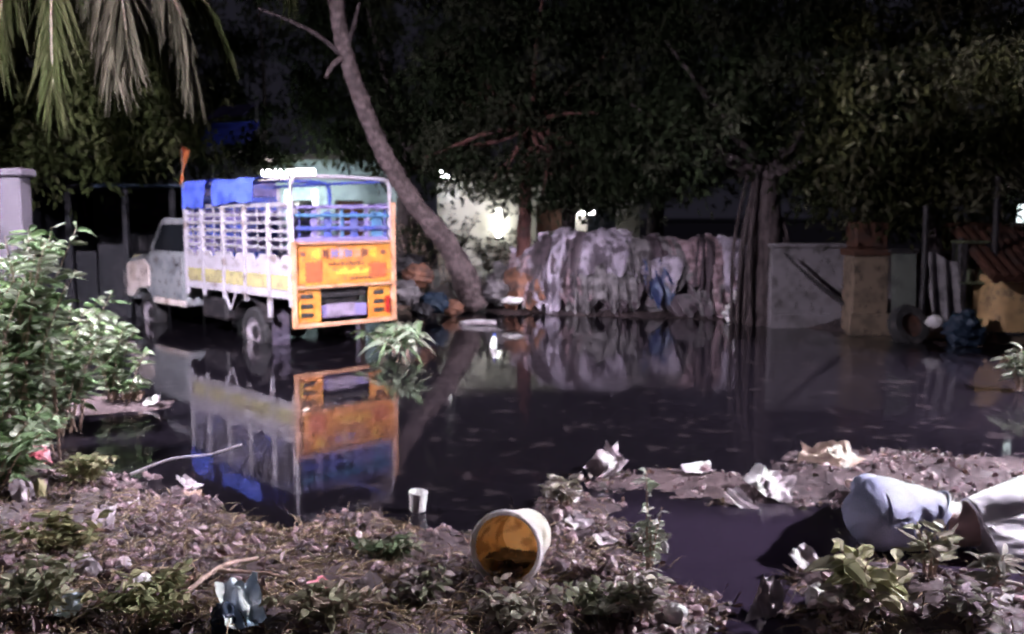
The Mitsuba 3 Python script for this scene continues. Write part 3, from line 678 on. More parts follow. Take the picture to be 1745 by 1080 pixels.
obj('shaft', bx(x0, x1, Y1, Y1 + .45, -.1, py_z(436, Y1), .02), M_BEIGE, t)
obj('cap', bx(x0 - .04, x1 + .04, Y1 - .04, Y1 + .49, py_z(436, Y1) + .003, py_z(424, Y1), .015), M_RUST, t)
obj('top_block', bx(x0 + .02, x1 - .02, Y1 + .02, Y1 + .43, py_z(424, Y1) + .003, py_z(378, Y1), .03), M_RUST, t)
obj('plinth', bx(x0 - .06, x1 + .06, Y1 - .07, Y1 - .003, -.1, .33, .02), M_BEIGE, t)
Y2 = 13.5
t = thing('metal_sheet', 'grey-green metal sheet leaning beside the beige pillar', 'metal sheet')
xx = np.linspace(px_x(1527, Y2), px_x(1571, Y2), 60)
zz = np.array([.0, py_z(428, Y2)])
v = np.array([[x, Y2 + .018 * math.sin(i * 1.1) + .12 * k, z] for i, x in enumerate(xx) for k, z in enumerate(zz)])
i = np.arange(59)
m = trimesh.Trimesh(np.vstack([v, v + [0, .006, 0]]), np.vstack([f + o for o in (0, 120) for f in (np.stack([2 * i, 2 * i + 2, 2 * i + 3], 1), np.stack([2 * i, 2 * i + 3, 2 * i + 1], 1))]), process=False)
obj('corrugated_sheet', m, M_GREYGREEN, t, smooth=True)
obj('edge_batten', bx(px_x(1524, Y2), px_x(1574, Y2), Y2 + .09, Y2 + .15, py_z(432, Y2), py_z(424, Y2), .005), M_DARK, t)
for px, top, lab in ((1578, 350, 'thin dark post right of the grey-green metal sheet'), (1640, 405, 'short dark post left of the green cart'), (1697, 300, 'tall dark post left of the ochre hut')):
    Yp = 13.2 if px < 1690 else 12.9
    x = px_x(px, Yp)
    z1 = py_z(top, Yp)
    tag(obj('post', tube([[x, Yp, -.2], [x + .01, Yp, z1 * .5], [x - .005, Yp, z1]], .045, 10, bump=.12), M_DARK, smooth=40), lab, 'post')
def cloth_drape(name, px0, px1, py0, py1, Y, m, seed, label):
    nu, nv = 26, 30
    U, V = np.meshgrid(np.linspace(0, 1, nu), np.linspace(0, 1, nv), indexing='ij')
    wb = meshkit.fbm(np.stack([U * 3 + seed, V * 2, 0 * U], -1), 3, seed) - .5
    x = px_x(px0, Y) + (px_x(px1, Y) - px_x(px0, Y)) * U + wb * .1
    z = py_z(py0, Y) - .18 * U * (1 - V) + (py_z(py1, Y) - py_z(py0, Y)) * V + wb * .1
    y = Y - .06 * np.sin(U * 14 + 3 * wb) * (.4 + V) - .15 * V
    a, b = np.meshgrid(np.arange(nu - 1), np.arange(nv - 1), indexing='ij')
    qd = np.stack([a * nv + b, (a + 1) * nv + b, (a + 1) * nv + b + 1, a * nv + b + 1], -1).reshape(-1, 4)
    tag(obj(name, (np.stack([x, y, z], -1).reshape(-1, 3), qd), m, smooth=True), label, 'cloth')
obj_rail = tag(obj('drying_line', tube([[px_x(1578, 13.2), 13.2, py_z(424, 13.2)], [px_x(1610, 13.2), 13.2, py_z(430, 13.2)], [px_x(1640, 13.2), 13.2, py_z(428, 13.2)]], .008, 6), M_DARK), 'dark line tied between two short posts on the right bank', 'line')
cloth_drape('draped_cloth', 1582, 1636, 428, 545, 13.2, M_CLOTHDARK, 3, 'grey cloth hanging from the line between the two dark posts')
ty = thing('old_tyre', 'old tyre half sunk in the mud below the grey-green metal sheet', 'tyre')
c = P(1548, 560, Y=12.9); c[2] = .22
tyre = lathe([(.17, -.08), (.27, -.085), (.31, -.05), (.31, .05), (.27, .085), (.17, .08), (.17, -.08)], 36)
obj('tread', moved(tyre, rot_to((.25, -.9, .35), c)), M_TYRE, ty, 35)
obj('rim', moved(lathe([(.165, -.06), (.165, .06), (.13, .03), (.05, .02), (.0, .02), (.0, -.02), (.13, -.02), (.165, -.06)], 28), rot_to((.25, -.9, .35), c)), M_RUST, ty, 35)
c = P(1592, 548, Y=12.8)
tag(obj('stone', crumpled(3, (.12, .1, .09), .35, 4).apply_translation(c), M_FOAM, smooth=True), 'pale lump on top of the mud right of the old tyre', 'stone')
c = P(1642, 580, Y=12.5); c[2] = .2
sk = thing('sack', 'dark blue sack slumped at the water edge left of the ochre hut', 'sack')
obj('body', crumpled(4, (.26, .2, .24), .5, 8, 2.8).apply_translation(c), M_NIGHTBLUE, sk, True)
obj('tied_neck', crumpled(3, (.09, .08, .09), .5, 9).apply_translation(c + [.04, 0, .22]), M_NIGHTBLUE, sk, True)
Yc = 13.0
t = thing('compound_wall', 'low greyish wall running on behind the beige pillar to the ochre hut', 'wall')
obj('wall', bx(px_x(1470, 15.2), px_x(1760, 15.2), 15.2, 15.38, -.1, py_z(432, 15.2), .01), M_WALLDARK, t)
obj('coping', bx(px_x(1470, 15.2), px_x(1760, 15.2), 15.16, 15.42, py_z(432, 15.2) + .003, py_z(426, 15.2), .01), M_WALLDARK, t)
t = thing('cart', 'small green cart with a shelf between the dark posts on the right', 'cart')
x0, x1 = px_x(1648, Yc), px_x(1690, Yc)
z0, zm, z1 = py_z(545, Yc), py_z(482, Yc), py_z(412, Yc)
obj('back_panel', bx(x0 + .02, x1 - .02, Yc + .36, Yc + .38, z0, z1), M_GREEN, t)
for n, z in (('shelf', zm), ('shelf', z0), ('top', z1)): obj(n, bx(x0 - .02, x1 + .02, Yc, Yc + .4, z - .02, z + .015, .004), M_GREEN, t)
for sx in (x0, x1 - .04):
    for sy in (Yc + .003, Yc + .357): obj('leg', bx(sx, sx + .04, sy, sy + .04, -.1, z1 - .022), M_DARK, t)
for k in range(4):
    obj('jar', lathe([(0, 0), (.04, 0), (.042, .11), (.03, .13), (.03, .16), (0, .16)], 16).apply_translation([x0 + .07 + k * .085, Yc + .18, zm + .017]), M_GREEN if k % 2 else M_BEIGE, t, 30)
# ochre hut on the right edge, with a ledge, a base and a tiled roof
Yh = 12.7
t = thing('hut', 'ochre hut with a rusty tiled roof at the right edge of the picture', 'hut')
x0 = px_x(1704, Yh)
zr = py_z(470, Yh)
prof = Polygon([(x0, Yh), (x0 + 3, Yh), (x0 + 3, Yh + 2.2), (x0, Yh + 2.2)]).buffer(-.2).buffer(.2)
e = trimesh.creation.extrude_polygon(prof.difference(prof.buffer(-.15)), zr - .16, engine='earcut').apply_translation([0, 0, .157])
obj('wall', e, M_OCHRE, t, 40)
e = trimesh.creation.extrude_polygon(prof.buffer(.05), .045, engine='earcut').apply_translation([0, 0, .11])
obj('ledge', e, M_DARK, t, 40)
e = trimesh.creation.extrude_polygon(prof.buffer(.02), .40, engine='earcut').apply_translation([0, 0, -.294])
obj('plinth', e, M_BEIGE, t, 40)
obj('eave_board', bx(x0 - .2, x0 + 3.2, Yh - .27, Yh - .24, zr - .06, zr + .03), M_BEIGE, t)
tile = trimesh.creation.cylinder(.075, .30, sections=12, cap=True)
for r in range(5):
    for k in range(11):
        y = Yh - .28 + r * .24; z = zr + .05 + r * .13
        obj('roof_tile', moved(tile, rot_to((0, .24, .13), (x0 - .16 + k * .15, y + .1, z))), M_RUST, t, 40)
obj('roof', trimesh.Trimesh(np.array([[x0 - .22, Yh - .3, zr - .0], [x0 + 3.2, Yh - .3, zr - .0], [x0 + 3.2, Yh + 1.1, zr + .74], [x0 - .22, Yh + 1.1, zr + .74], [x0 + 3.2, Yh + 2.5, zr - .0], [x0 - .22, Yh + 2.5, zr - .0]]), [[0, 1, 2], [0, 2, 3], [3, 2, 4], [3, 4, 5]], process=False), M_RUST, t)

# far blue awning over the trees on the left, and dim clutter behind the truck
aw = thing('awning', 'dim blue awning of two sheets high behind the truck', 'awning')
Ya = 21.0
for px0, px1, py0, py1, mm in ((352, 440, 205, 248, M_TARP), (372, 432, 176, 200, M_VIOLET)):
    q4 = np.array([[px_x(px0, Ya), Ya - .5, py_z(py1, Ya - .5)], [px_x(px1, Ya), Ya - .5, py_z(py1 - 4, Ya - .5)], [px_x(px1, Ya), Ya + .4, py_z(py0, Ya + .4)], [px_x(px0, Ya), Ya + .4, py_z(py0 + 5, Ya + .4)]])
    obj('sheet', cat_(trimesh.Trimesh(q4, [[0, 1, 2], [0, 2, 3]], process=False), trimesh.Trimesh(q4 + [0, .01, -.02], [[0, 2, 1], [0, 3, 2]], process=False)), mm, aw)
for px in (356, 436):
    x = px_x(px, Ya)
    obj('post', tube([[x, Ya + .3, -.1], [x, Ya + .3, 2], [x, Ya + .3, py_z(180, Ya)]], .04, 8), M_DARK, aw)
lumps = [(712, 470, 16.6, .22, 0, 'rusty brown'), (690, 500, 15.6, .2, 1, 'dark grey'), (740, 515, 15.8, .18, 2, 'dark blue'), (700, 455, 17.5, .25, 3, 'dark'), (770, 525, 16.4, .16, 0, 'rusty brown'), (845, 495, 17.0, .2, 1, 'grey'), (720, 530, 15.0, .14, 3, 'dark')]
for k, (px, py, Y, r, mi_, col) in enumerate(lumps):
    c = P(px, py, Y=Y); c[2] = max(c[2], .05)
    tag(obj('rubble_lump', crumpled(3, (r * 1.3, r, r), .45, k + 20).apply_translation(c), (M_SHEET_BROWN, M_SHEET_GREY, M_NIGHTBLUE, M_DARK)[mi_], smooth=True), f'{col} lump of rubble between truck tail and palm foot, {ORD[sorted(q[0] for q in lumps).index(px)]} from the left', 'rubble', 'rubble lumps behind the truck')
c = P(874, 512, Y=16.0)
tag(obj('foam_piece', crumpled(3, (.2, .1, .07), .35, 33).apply_translation(c), M_FOAM, smooth=True), 'grey-white foam lump on the bank beside the palm foot', 'foam')
a, b = P(782, 552, Y=14.9), P(846, 550, Y=14.9)
tag(obj('floating_plank', tube([a, (a + b) / 2 + [0, 0, .02], b], .05, 10, bump=.3), M_PALESTICK, smooth=True), 'pale plank lying at the water edge beyond the leafy clump', 'plank')
c = P(840, 592, z=0.0)
bt = thing('floating_bottle', 'small white bottle floating upright right of the leafy clump', 'bottle')
Mb = rot_to((.1, .05, 1), c + [0, 0, -.04])
obj('body', moved(lathe([(0, 0), (.045, 0), (.05, .02), (.05, .15), (.02, .20), (0, .20)], 20), Mb), M_WHITEP, bt, 35)
obj('cap', moved(lathe([(0, .201), (.022, .201), (.022, .235), (0, .235)], 14), Mb), M_BLUE, bt, 35)

# ------------------------------------------------------------------ palms
def frond(base, d0, length, droop, leaflet, r, pal, nl=64, hang=.75):
    """a palm frond: midrib curve, leaflets hanging on both sides. Returns rib mesh, leaf (v, f), colours"""
    n = 16
    pts = [np.array(base, float)]; d = unit(d0)
    for k in range(n):
        pts.append(pts[-1] + d * length / n)
        d = unit(d + np.array([0, 0, -droop / n * (1 + k / n)]))
    pts = np.array(pts)
    rib = tube(pts, np.linspace(.03, .006, len(pts)), 6)
    s = np.linspace(.12, .99, nl) * n
    i = np.minimum(s.astype(int), n - 1); f = (s - i)[:, None]
    c = pts[i] * (1 - f) + pts[i + 1] * f
    tdir = unit(pts[i + 1] - pts[i])
    sd = unit(np.cross(tdir, [0, 0, 1.0]))
    V, Fc, C, at = [], [], [], 0
    for sg in (-1, 1):
        dd = unit(sd * sg * (1 - hang) + tdir * .45 + np.array([0, 0, -hang]) + r.normal(size=c.shape) * .12)
        ll = leaflet * (1 - .55 * np.abs(s / n - .45)) * r.uniform(.75, 1.1, nl)
        v, ff, k = leaves(c, dd, ll, .035 + .02 * leaflet, .25, .2, r)
        V.append(v); Fc.append(ff + at); at += len(v); C.append(pick(pal, nl, r, k))
    return rib, np.vstack(V), np.vstack(Fc), np.vstack(C)
def palm(name, label, trunk_pts, radii, fronds, seed, trunk_m=M_PALMBARK):
    r = np.random.default_rng(seed)
    t = thing(name, label, 'palm tree')
    c = curve(trunk_pts, 60)
    rr = np.interp(np.linspace(0, 1, 60), np.linspace(0, 1, len(radii)), radii) * (1 + .06 * np.sin(np.arange(60) * 2.4))
    obj('trunk', tube(c, rr, 18, bump=.28, seed=seed), trunk_m, t, True)
    top = c[-1]
    for d, ln, dr_, lf, pal in fronds:
        rib, v, f, col = frond(top + unit(d) * .12, d, ln, dr_, lf, r, pal)
        k = obj('frond', (v, f), 'm_leaf', t, False, color=np.clip(col, 0, 1))
        obj('midrib', rib, M_STICK, k, True)
    return t
GREENP = [(.028, .036, .014), (.038, .046, .018), (.050, .054, .025)]
DRYP = [(.085, .080, .055), (.06, .058, .040), (.11, .10, .072)]
tb = P(812, 500, Y=17.2); tb[2] = .1
pts = [tb, P(770, 428, Y=16.9), P(705, 345, Y=16.5), P(652, 258, Y=16.1), P(612, 160, Y=15.8), P(584, 70, Y=15.6), P(570, -30, Y=15.5), P(560, -180, Y=15.4), P(556, -330, Y=15.3)]
fr = []
r4 = np.random.default_rng(3)
for k in range(16):
    a = k * 2.4
    fr.append(((math.cos(a), math.sin(a), .9 - .09 * k), 3.2, 1.9, .75, GREENP))
palm('leaning_palm', 'palm with a bare trunk leaning left over the truck', pts, [.29, .20, .165, .145, .135, .13, .125, .12], fr, 5)
# a dead frond stub and torn sheath on the leaning trunk
c = P(560, 72, Y=15.55)
lp = [k for k in scene if k.startswith('leaning_palm__trunk')][0]
obj('leaf_stalk', tube(curve([P(580, 92, Y=15.6), P(545, 62, Y=15.4), P(500, 38, Y=15.2), P(440, 14, Y=15.0)], 14), np.linspace(.045, .015, 14), 8), M_BARK, lp, True)
obj('leaf_stub', tube(curve([P(588, 95, Y=15.6), P(566, 112, Y=15.45), P(556, 132, Y=15.4)], 8), np.linspace(.06, .03, 8), 8), M_PALMBARK, lp, True)
obj('leaf_stub', tube(curve([P(592, 80, Y=15.6), P(604, 40, Y=15.45), P(612, 5, Y=15.4)], 8), np.linspace(.05, .02, 8), 8), M_BARK, lp, True)
# second palm at the left, crown just above the frame
Yq = 12.6
fr = [((.35, -.35, .30), 2.6, 2.6, 1.0, DRYP), ((.75, -.2, .35), 2.7, 2.5, .95, DRYP), ((.55, -.6, .25), 2.3, 2.7, .95, DRYP),
      ((-.5, -.5, .30), 2.6, 2.3, .8, GREENP), ((-.9, -.1, .35), 2.8, 2.3, .8, GREENP), ((-.75, -.3, .1), 2.7, 2.6, .8, GREENP), ((-.15, -.75, .20), 2.2, 2.6, .8, GREENP), ((-.6, -.6, -.05), 3.2, 2.2, .9, GREENP), ((-.75, -.5, .15), 3.3, 2.4, .9, GREENP), ((-.4, -.2, -.2), 2.9, 2.2, .9, GREENP), ((-.2, -.5, .05), 3.0, 2.4, .9, GREENP), ((.15, -.5, .1), 2.8, 2.7, .85, GREENP), ((-.85, -.35, -.25), 3.2, 1.8, .9, GREENP), ((-.55, -.25, .25), 3.4, 2.7, .9, GREENP), ((.2, .9, .4), 2.8, 2., .8, GREENP), ((-.5, .8, .4), 2.8, 2.0, .8, GREENP), ((.8, .5, .5), 2.8, 2., .8, GREENP), ((-.95, .25, .0), 2.6, 2.4, .8, GREENP)]
palm('drooping_palm', 'palm at the top left with pale dead fronds hanging down', [[-10.4, 13.6, 0], [-9.9, 13.4, 2], [-8.3, 13.0, 4.5], px_x(140, Yq) * np.array([1, 0, 0]) + [0, Yq, py_z(-60, Yq)]], [.22, .18, .16, .15], fr, 8)

# ------------------------------------------------------------------ trees
def tree(name, label, base, h_fork, crowns, n, lsize, pal, seed, trunk_r=.16, trunk_m=M_BARK, low=None, lean=(0, 0), roots=0):
    """crowns: list of (centre, radii) ellipsoids filled with leaf clumps"""
    r = np.random.default_rng(seed)
    t = thing(name, label, 'tree')
    base = np.array(base, float); fork = base + [lean[0], lean[1], h_fork]
    tr = [tube(curve([base - [0, 0, .3], base + (fork - base) * .35 + r.normal(0, .04, 3), base + (fork - base) * .7 + r.normal(0, .05, 3), fork], 24), np.linspace(trunk_r * 1.25, trunk_r * .75, 24), 14, bump=.3, seed=seed)]
    tk = obj('trunk', tr[0], trunk_m, t, True)
    V, Fc, C, at = [], [], [], 0
    tot = sum(np.prod(rd) ** (1 / 1.5) for _, rd in crowns)
    for ci, (c, rd) in enumerate(crowns):
        c, rd = np.array(c, float), np.array(rd, float)
        m = max(8, int(n * np.prod(rd) ** (1 / 1.5) / tot / 70))
        u = unit(r.normal(size=(m, 3))) * r.uniform(.35, 1, (m, 1)) ** .5
        u *= (.75 + .5 * meshkit.fbm(u * 2.3 + seed, 3, seed)[:, None])
        cl = c + u * rd
        if low is not None: cl = cl[cl[:, 2] > low]
        for q in cl[r.permutation(len(cl))[:min(len(cl), 4)]]:
            mid = (fork + q) / 2 + r.normal(0, .12, 3) - [0, 0, .1]
            obj('limb', tube(curve([fork - [0, 0, .05], mid, q], 10), np.linspace(trunk_r * .45, .015, 10), 7, bump=.2), trunk_m, t, True)
        k = r.integers(45, 95, len(cl))
        cc = np.repeat(cl, k, 0) + r.normal(0, 1, (k.sum(), 3)) * np.repeat(r.uniform(.14, .34, (len(cl), 1)), k, 0) * [1, 1, .75]
        d = unit(r.normal(size=cc.shape) + [0, 0, -.5])
        v, ff, kk = leaves(cc, d, lsize * r.uniform(.6, 1.25, len(cc)), lsize * .42, .2, .2, r)
        V.append(v); Fc.append(ff + at); at += len(v)
        C.append(np.repeat(pick(pal, len(cl), r, 1, .35), k * kk, 0) * np.repeat(r.uniform(.7, 1.3, (len(cc), 1)), kk, 0))
    ck = obj('crown', (np.vstack(V), np.vstack(Fc)), 'm_leaf', t, False, color=np.clip(np.vstack(C), 0, 1))
    labels[ck] = {'kind': 'stuff'}
    for k in range(roots):
        a = r.uniform(0, 6.28); x = base + [math.cos(a) * r.uniform(.15, .55), math.sin(a) * r.uniform(.1, .4), 0]
        z1 = r.uniform(1.6, 2.6)
        rp = curve([x - [0, 0, .2], x + [r.normal(0, .05), 0, z1 * .5], x + [(fork[0] - x[0]) * .4, (fork[1] - x[1]) * .4, z1]], 14)
        obj('hanging_root', tube(rp, r.uniform(.018, .05), 7, bump=.25), trunk_m, t, True)
    return t
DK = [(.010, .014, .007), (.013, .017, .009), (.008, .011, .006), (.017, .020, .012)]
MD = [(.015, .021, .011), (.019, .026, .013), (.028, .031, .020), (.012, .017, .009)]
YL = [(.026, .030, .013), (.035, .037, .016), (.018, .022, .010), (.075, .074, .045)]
def C(px, py, Y): return P(px, py, Y=Y)
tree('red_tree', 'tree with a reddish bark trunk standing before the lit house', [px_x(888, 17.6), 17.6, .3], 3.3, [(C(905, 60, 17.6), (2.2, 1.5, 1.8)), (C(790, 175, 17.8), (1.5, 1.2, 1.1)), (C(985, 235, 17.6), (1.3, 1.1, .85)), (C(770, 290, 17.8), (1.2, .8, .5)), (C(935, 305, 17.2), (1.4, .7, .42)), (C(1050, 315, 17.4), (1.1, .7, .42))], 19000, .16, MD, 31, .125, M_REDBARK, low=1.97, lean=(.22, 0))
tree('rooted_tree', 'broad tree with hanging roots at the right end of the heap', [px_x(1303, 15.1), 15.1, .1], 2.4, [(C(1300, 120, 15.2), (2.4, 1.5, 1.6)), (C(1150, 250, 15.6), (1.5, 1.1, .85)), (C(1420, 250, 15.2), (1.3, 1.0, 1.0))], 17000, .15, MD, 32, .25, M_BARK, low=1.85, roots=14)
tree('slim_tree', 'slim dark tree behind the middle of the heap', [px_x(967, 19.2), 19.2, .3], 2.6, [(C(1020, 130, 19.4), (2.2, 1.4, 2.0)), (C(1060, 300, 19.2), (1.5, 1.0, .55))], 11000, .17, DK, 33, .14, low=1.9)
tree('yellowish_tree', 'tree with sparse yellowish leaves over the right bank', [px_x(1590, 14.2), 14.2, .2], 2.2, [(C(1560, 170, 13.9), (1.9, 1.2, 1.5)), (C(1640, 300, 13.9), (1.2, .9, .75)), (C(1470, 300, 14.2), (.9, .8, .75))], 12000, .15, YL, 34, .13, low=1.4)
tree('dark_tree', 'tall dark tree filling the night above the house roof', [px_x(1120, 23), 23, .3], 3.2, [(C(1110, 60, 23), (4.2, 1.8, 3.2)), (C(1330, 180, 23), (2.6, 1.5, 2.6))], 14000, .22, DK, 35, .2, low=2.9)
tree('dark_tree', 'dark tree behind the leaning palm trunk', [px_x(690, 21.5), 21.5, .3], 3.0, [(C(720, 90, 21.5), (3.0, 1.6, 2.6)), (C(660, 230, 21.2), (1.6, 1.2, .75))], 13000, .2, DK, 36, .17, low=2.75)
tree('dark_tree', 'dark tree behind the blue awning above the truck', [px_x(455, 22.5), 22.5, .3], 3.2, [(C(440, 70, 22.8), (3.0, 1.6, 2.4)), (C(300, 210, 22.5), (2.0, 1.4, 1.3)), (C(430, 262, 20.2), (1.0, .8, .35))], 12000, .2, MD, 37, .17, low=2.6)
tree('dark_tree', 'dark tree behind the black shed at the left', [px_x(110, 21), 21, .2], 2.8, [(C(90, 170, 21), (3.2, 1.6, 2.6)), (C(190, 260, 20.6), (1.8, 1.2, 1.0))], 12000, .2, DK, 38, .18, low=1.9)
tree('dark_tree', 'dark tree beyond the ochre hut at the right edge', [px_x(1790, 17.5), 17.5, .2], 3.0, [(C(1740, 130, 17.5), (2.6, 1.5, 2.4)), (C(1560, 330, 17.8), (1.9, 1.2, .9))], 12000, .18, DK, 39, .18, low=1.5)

OL = [(.038, .048, .018), (.050, .058, .023), (.027, .035, .013), (.06, .064, .032)]
tree('olive_tree', 'olive green tree filling the upper left corner behind the palm fronds', [-9.0, 15.4, .2], 3.2, [(C(70, 130, 14.6), (1.9, 1.0, 1.5)), (C(-60, 250, 14.4), (1.5, .9, 1.0)), (C(215, 185, 15.2), (1.2, .9, .8))], 21000, .17, OL, 44, .16, low=2.4)
tree('shade_tree', 'small leafy tree right of the frame that shades the right bank from the street lamp', [8.4, 9.7, .1], 1.9, [((8.2, 9.7, 3.2), (1.25, .8, 1.0)), ((7.5, 9.9, 2.9), (.6, .6, .6))], 12000, .17, MD, 45, .11, low=1.5)  # unseen tree, added to keep lamplight off the right bank
# low hedge left of the heap
def leafy(name, label, cat, base, n_st, height, spread, leaf, pal, seed, per=16, wid=.3, droop=.3, group=None, up=1.0, stem_r=.008, seg=2, stemcol=M_STICK, lift=.35):
    r = np.random.default_rng(seed)
    t = thing(name, label, cat, group)
    base = np.array(base, float)
    V, Fc, Cc, at = [], [], [], 0
    stems = []
    for k in range(n_st):
        a = r.uniform(0, 2 * math.pi); s = r.uniform(.2, 1) * spread; hh = height * r.uniform(.55, 1.05)
        b = base + [r.normal(0, spread * .18), r.normal(0, spread * .14), -.03]
        tip = base + [math.cos(a) * s, math.sin(a) * s * .8, hh * up]
        c = curve([b, b * .55 + tip * .45 + [0, 0, hh * .16], tip], 14)
        stems.append(tube(c, np.linspace(stem_r, stem_r * .4, 14), 5))
        j = r.uniform(lift * 13, 13, per); i = np.minimum(j.astype(int), 12); f = (j - i)[:, None]
        q = c[i] * (1 - f) + c[i + 1] * f
        ang = np.arange(per) * 2.4 + r.uniform(0, 6)
        d = np.stack([np.cos(ang), np.sin(ang), r.uniform(-.1, .8, per)], -1)
        v, ff, kk = leaves(q, d, leaf * r.uniform(.6, 1.2, per), leaf * wid * r.uniform(.8, 1.2, per), droop, .22, r, seg)
        V.append(v); Fc.append(ff + at); at += len(v); Cc.append(pick(pal, per, r, kk, .3))
    s = obj('stem', cat_(*stems), stemcol, t, True)
    if n_st > 1: labels[s] = {'kind': 'stuff'}
    o = obj('foliage', (np.vstack(V), np.vstack(Fc)), 'm_leaf', t, False, color=np.clip(np.vstack(Cc), 0, 1))
    labels[o] = {'kind': 'stuff'}
    return t
for k, (px, Y, h) in enumerate(((712, 19.0, 1.55), (775, 19.4, 1.5), (845, 19.2, 1.12), (690, 17.6, .8))):
    x = px_x(px, Y)
    leafy('low_shrub', ('low green shrub just right of the truck tail', 'low green shrub behind the foot of the leaning palm', 'low green shrub left of the red-barked tree', 'dark low shrub beside the truck corner')[k], 'shrub', [x, Y, g1(x, Y)], 22, h, .8, .14, MD, 60 + k, 22)
# big bush at the left and its neighbours
BUSHP = [(.20, .26, .16), (.27, .32, .22), (.13, .20, .10), (.34, .37, .28), (.09, .14, .06)]
def at_g(px, py):
    q = P(px, py, z=.08)
    for _ in range(3): q = P(px, py, z=g1(q[0], q[1]))
    return q
for k, (px, py, h, n, lab) in enumerate(((45, 775, 1.58, 44, 'tall leafy bush at the left edge, in front of the pale wall end'), (105, 740, 1.12, 30, 'leafy bush next to the truck front, right of the tallest bush'), (-60, 800, 1.25, 22, 'bush cut off by the left edge of the picture'), (20, 830, .62, 16, 'low leafy bush at the foot of the tall left bush'), (195, 690, .85, 14, 'small bush at the water edge below the truck bonnet'))):
    q = at_g(px, py)
    leafy('bush', lab, 'bush', q, n, h, .5 if k < 4 else .32, .165, BUSHP, 70 + k, 26, .28, .3, lift=.2)
# leafy clump by the truck tail, with long drooping blades
LFP = [(.22, .30, .19), (.28, .34, .24), (.16, .24, .12), (.34, .37, .28)]
q = P(694, 616, z=0.0)
leafy('water_plant', 'clump of broad drooping pale green leaves in the water behind the truck', 'plant', q, 9, .50, .36, .38, LFP, 81, 5, .22, .75, lift=.5)
q = P(660, 600, z=0.0)
leafy('water_plant', 'lower spreading green leaves in the water right under the tailgate', 'plant', q, 12, .36, .45, .24, LFP, 82, 7, .3, .5)
q = P(1738, 660, z=0.05); 
leafy('water_plant', 'pale weeds at the right edge below the ochre hut', 'plant', q, 10, .42, .3, .16, [(.2, .22, .17), (.12, .15, .09)], 83, 10)

# ------------------------------------------------------------------ foreground things
bk = thing('bucket', 'white plastic bucket lying on its side, rusty orange inside', 'bucket')
bd = unit([-.28, -.94, .15])                                           # the open end points this way
bc = P(862, 934, Y=3.90)
MB = rot_to(bd, bc)
shell = lathe([(0, -.345), (.118, -.345), (.124, -.338), (.150, -.02), (.150, 0)], 56)
scene['m_bucket'] = {'type': 'principledthin', 'diff_trans': .75, 'spec_trans': 0.0, 'base_color': proc(worn_fn := (lambda p, n, uv: mix((.78, .76, .75), (.60, .54, .47), smoothstep(.5, .72, fbm(p.x * 16, p.y * 16, p.z * 16, 4))))), 'roughness': .35}
obj('body', moved(shell, MB), 'm_bucket', bk, 35)
obj('rim', moved(lathe([(.1505, -.03), (.166, -.028), (.170, -.015), (.168, 0.0), (.160, .008), (.148, .006), (.1445, .001), (.1505, -.0)], 56), MB), 'm_bucket', bk, 50)
scene['m_bucket_in'] = {'type': 'principledthin', 'diff_trans': 1.1, 'spec_trans': 0.0, 'base_color': proc(f_bucketin), 'roughness': .55}
obj('rust_stain', moved(lathe([(0, -.341), (.1165, -.341), (.1475, -.022)], 48), MB), 'm_bucket_in', bk, 35)
# mud settled in the low side of the bucket
gr = []
for i in range(26):
    for j in range(26):
        gr.append((-.3 + i * .26 / 25, -1 + 2 * j / 25))
gv = []
down = np.array([0, 0, -1.0]); dl = MB[:3, :3].T @ down; dl[2] = 0; dl = unit(dl); sl = np.array([-dl[1], dl[0], 0])
for s, w in gr:
    rad = np.interp(s, [-.33, -.02], [.114, .140])
    lev = rad * (.45 + .35 * (s + .04) / -.26 * -1 * -.4 + .05 * math.sin(w * 9 + s * 40))
    half = math.sqrt(max(rad ** 2 - lev ** 2, 1e-6))
    gv.append(dl * lev + sl * half * w + np.array([0, 0, s]))
gv = np.array(gv); gv += (meshkit.fbm(gv * 60, 3, 4)[:, None] - .5) * .02 * -dl
ix = np.arange(25)[:, None] * 26 + np.arange(25)[None]
ix = ix.ravel()
obj('mud', moved(trimesh.Trimesh(gv, np.vstack([np.stack([ix, ix + 26, ix + 27], 1), np.stack([ix, ix + 27, ix + 1], 1)]), process=False), MB), M_MUD, bk, True)
hb = [.168 * np.array([math.cos(a), math.sin(a), 0]) + np.array([0, 0, .012 + .09 * math.sin(a) ** 2]) for a in np.linspace(math.pi * .9, math.pi * 2.1, 20)]

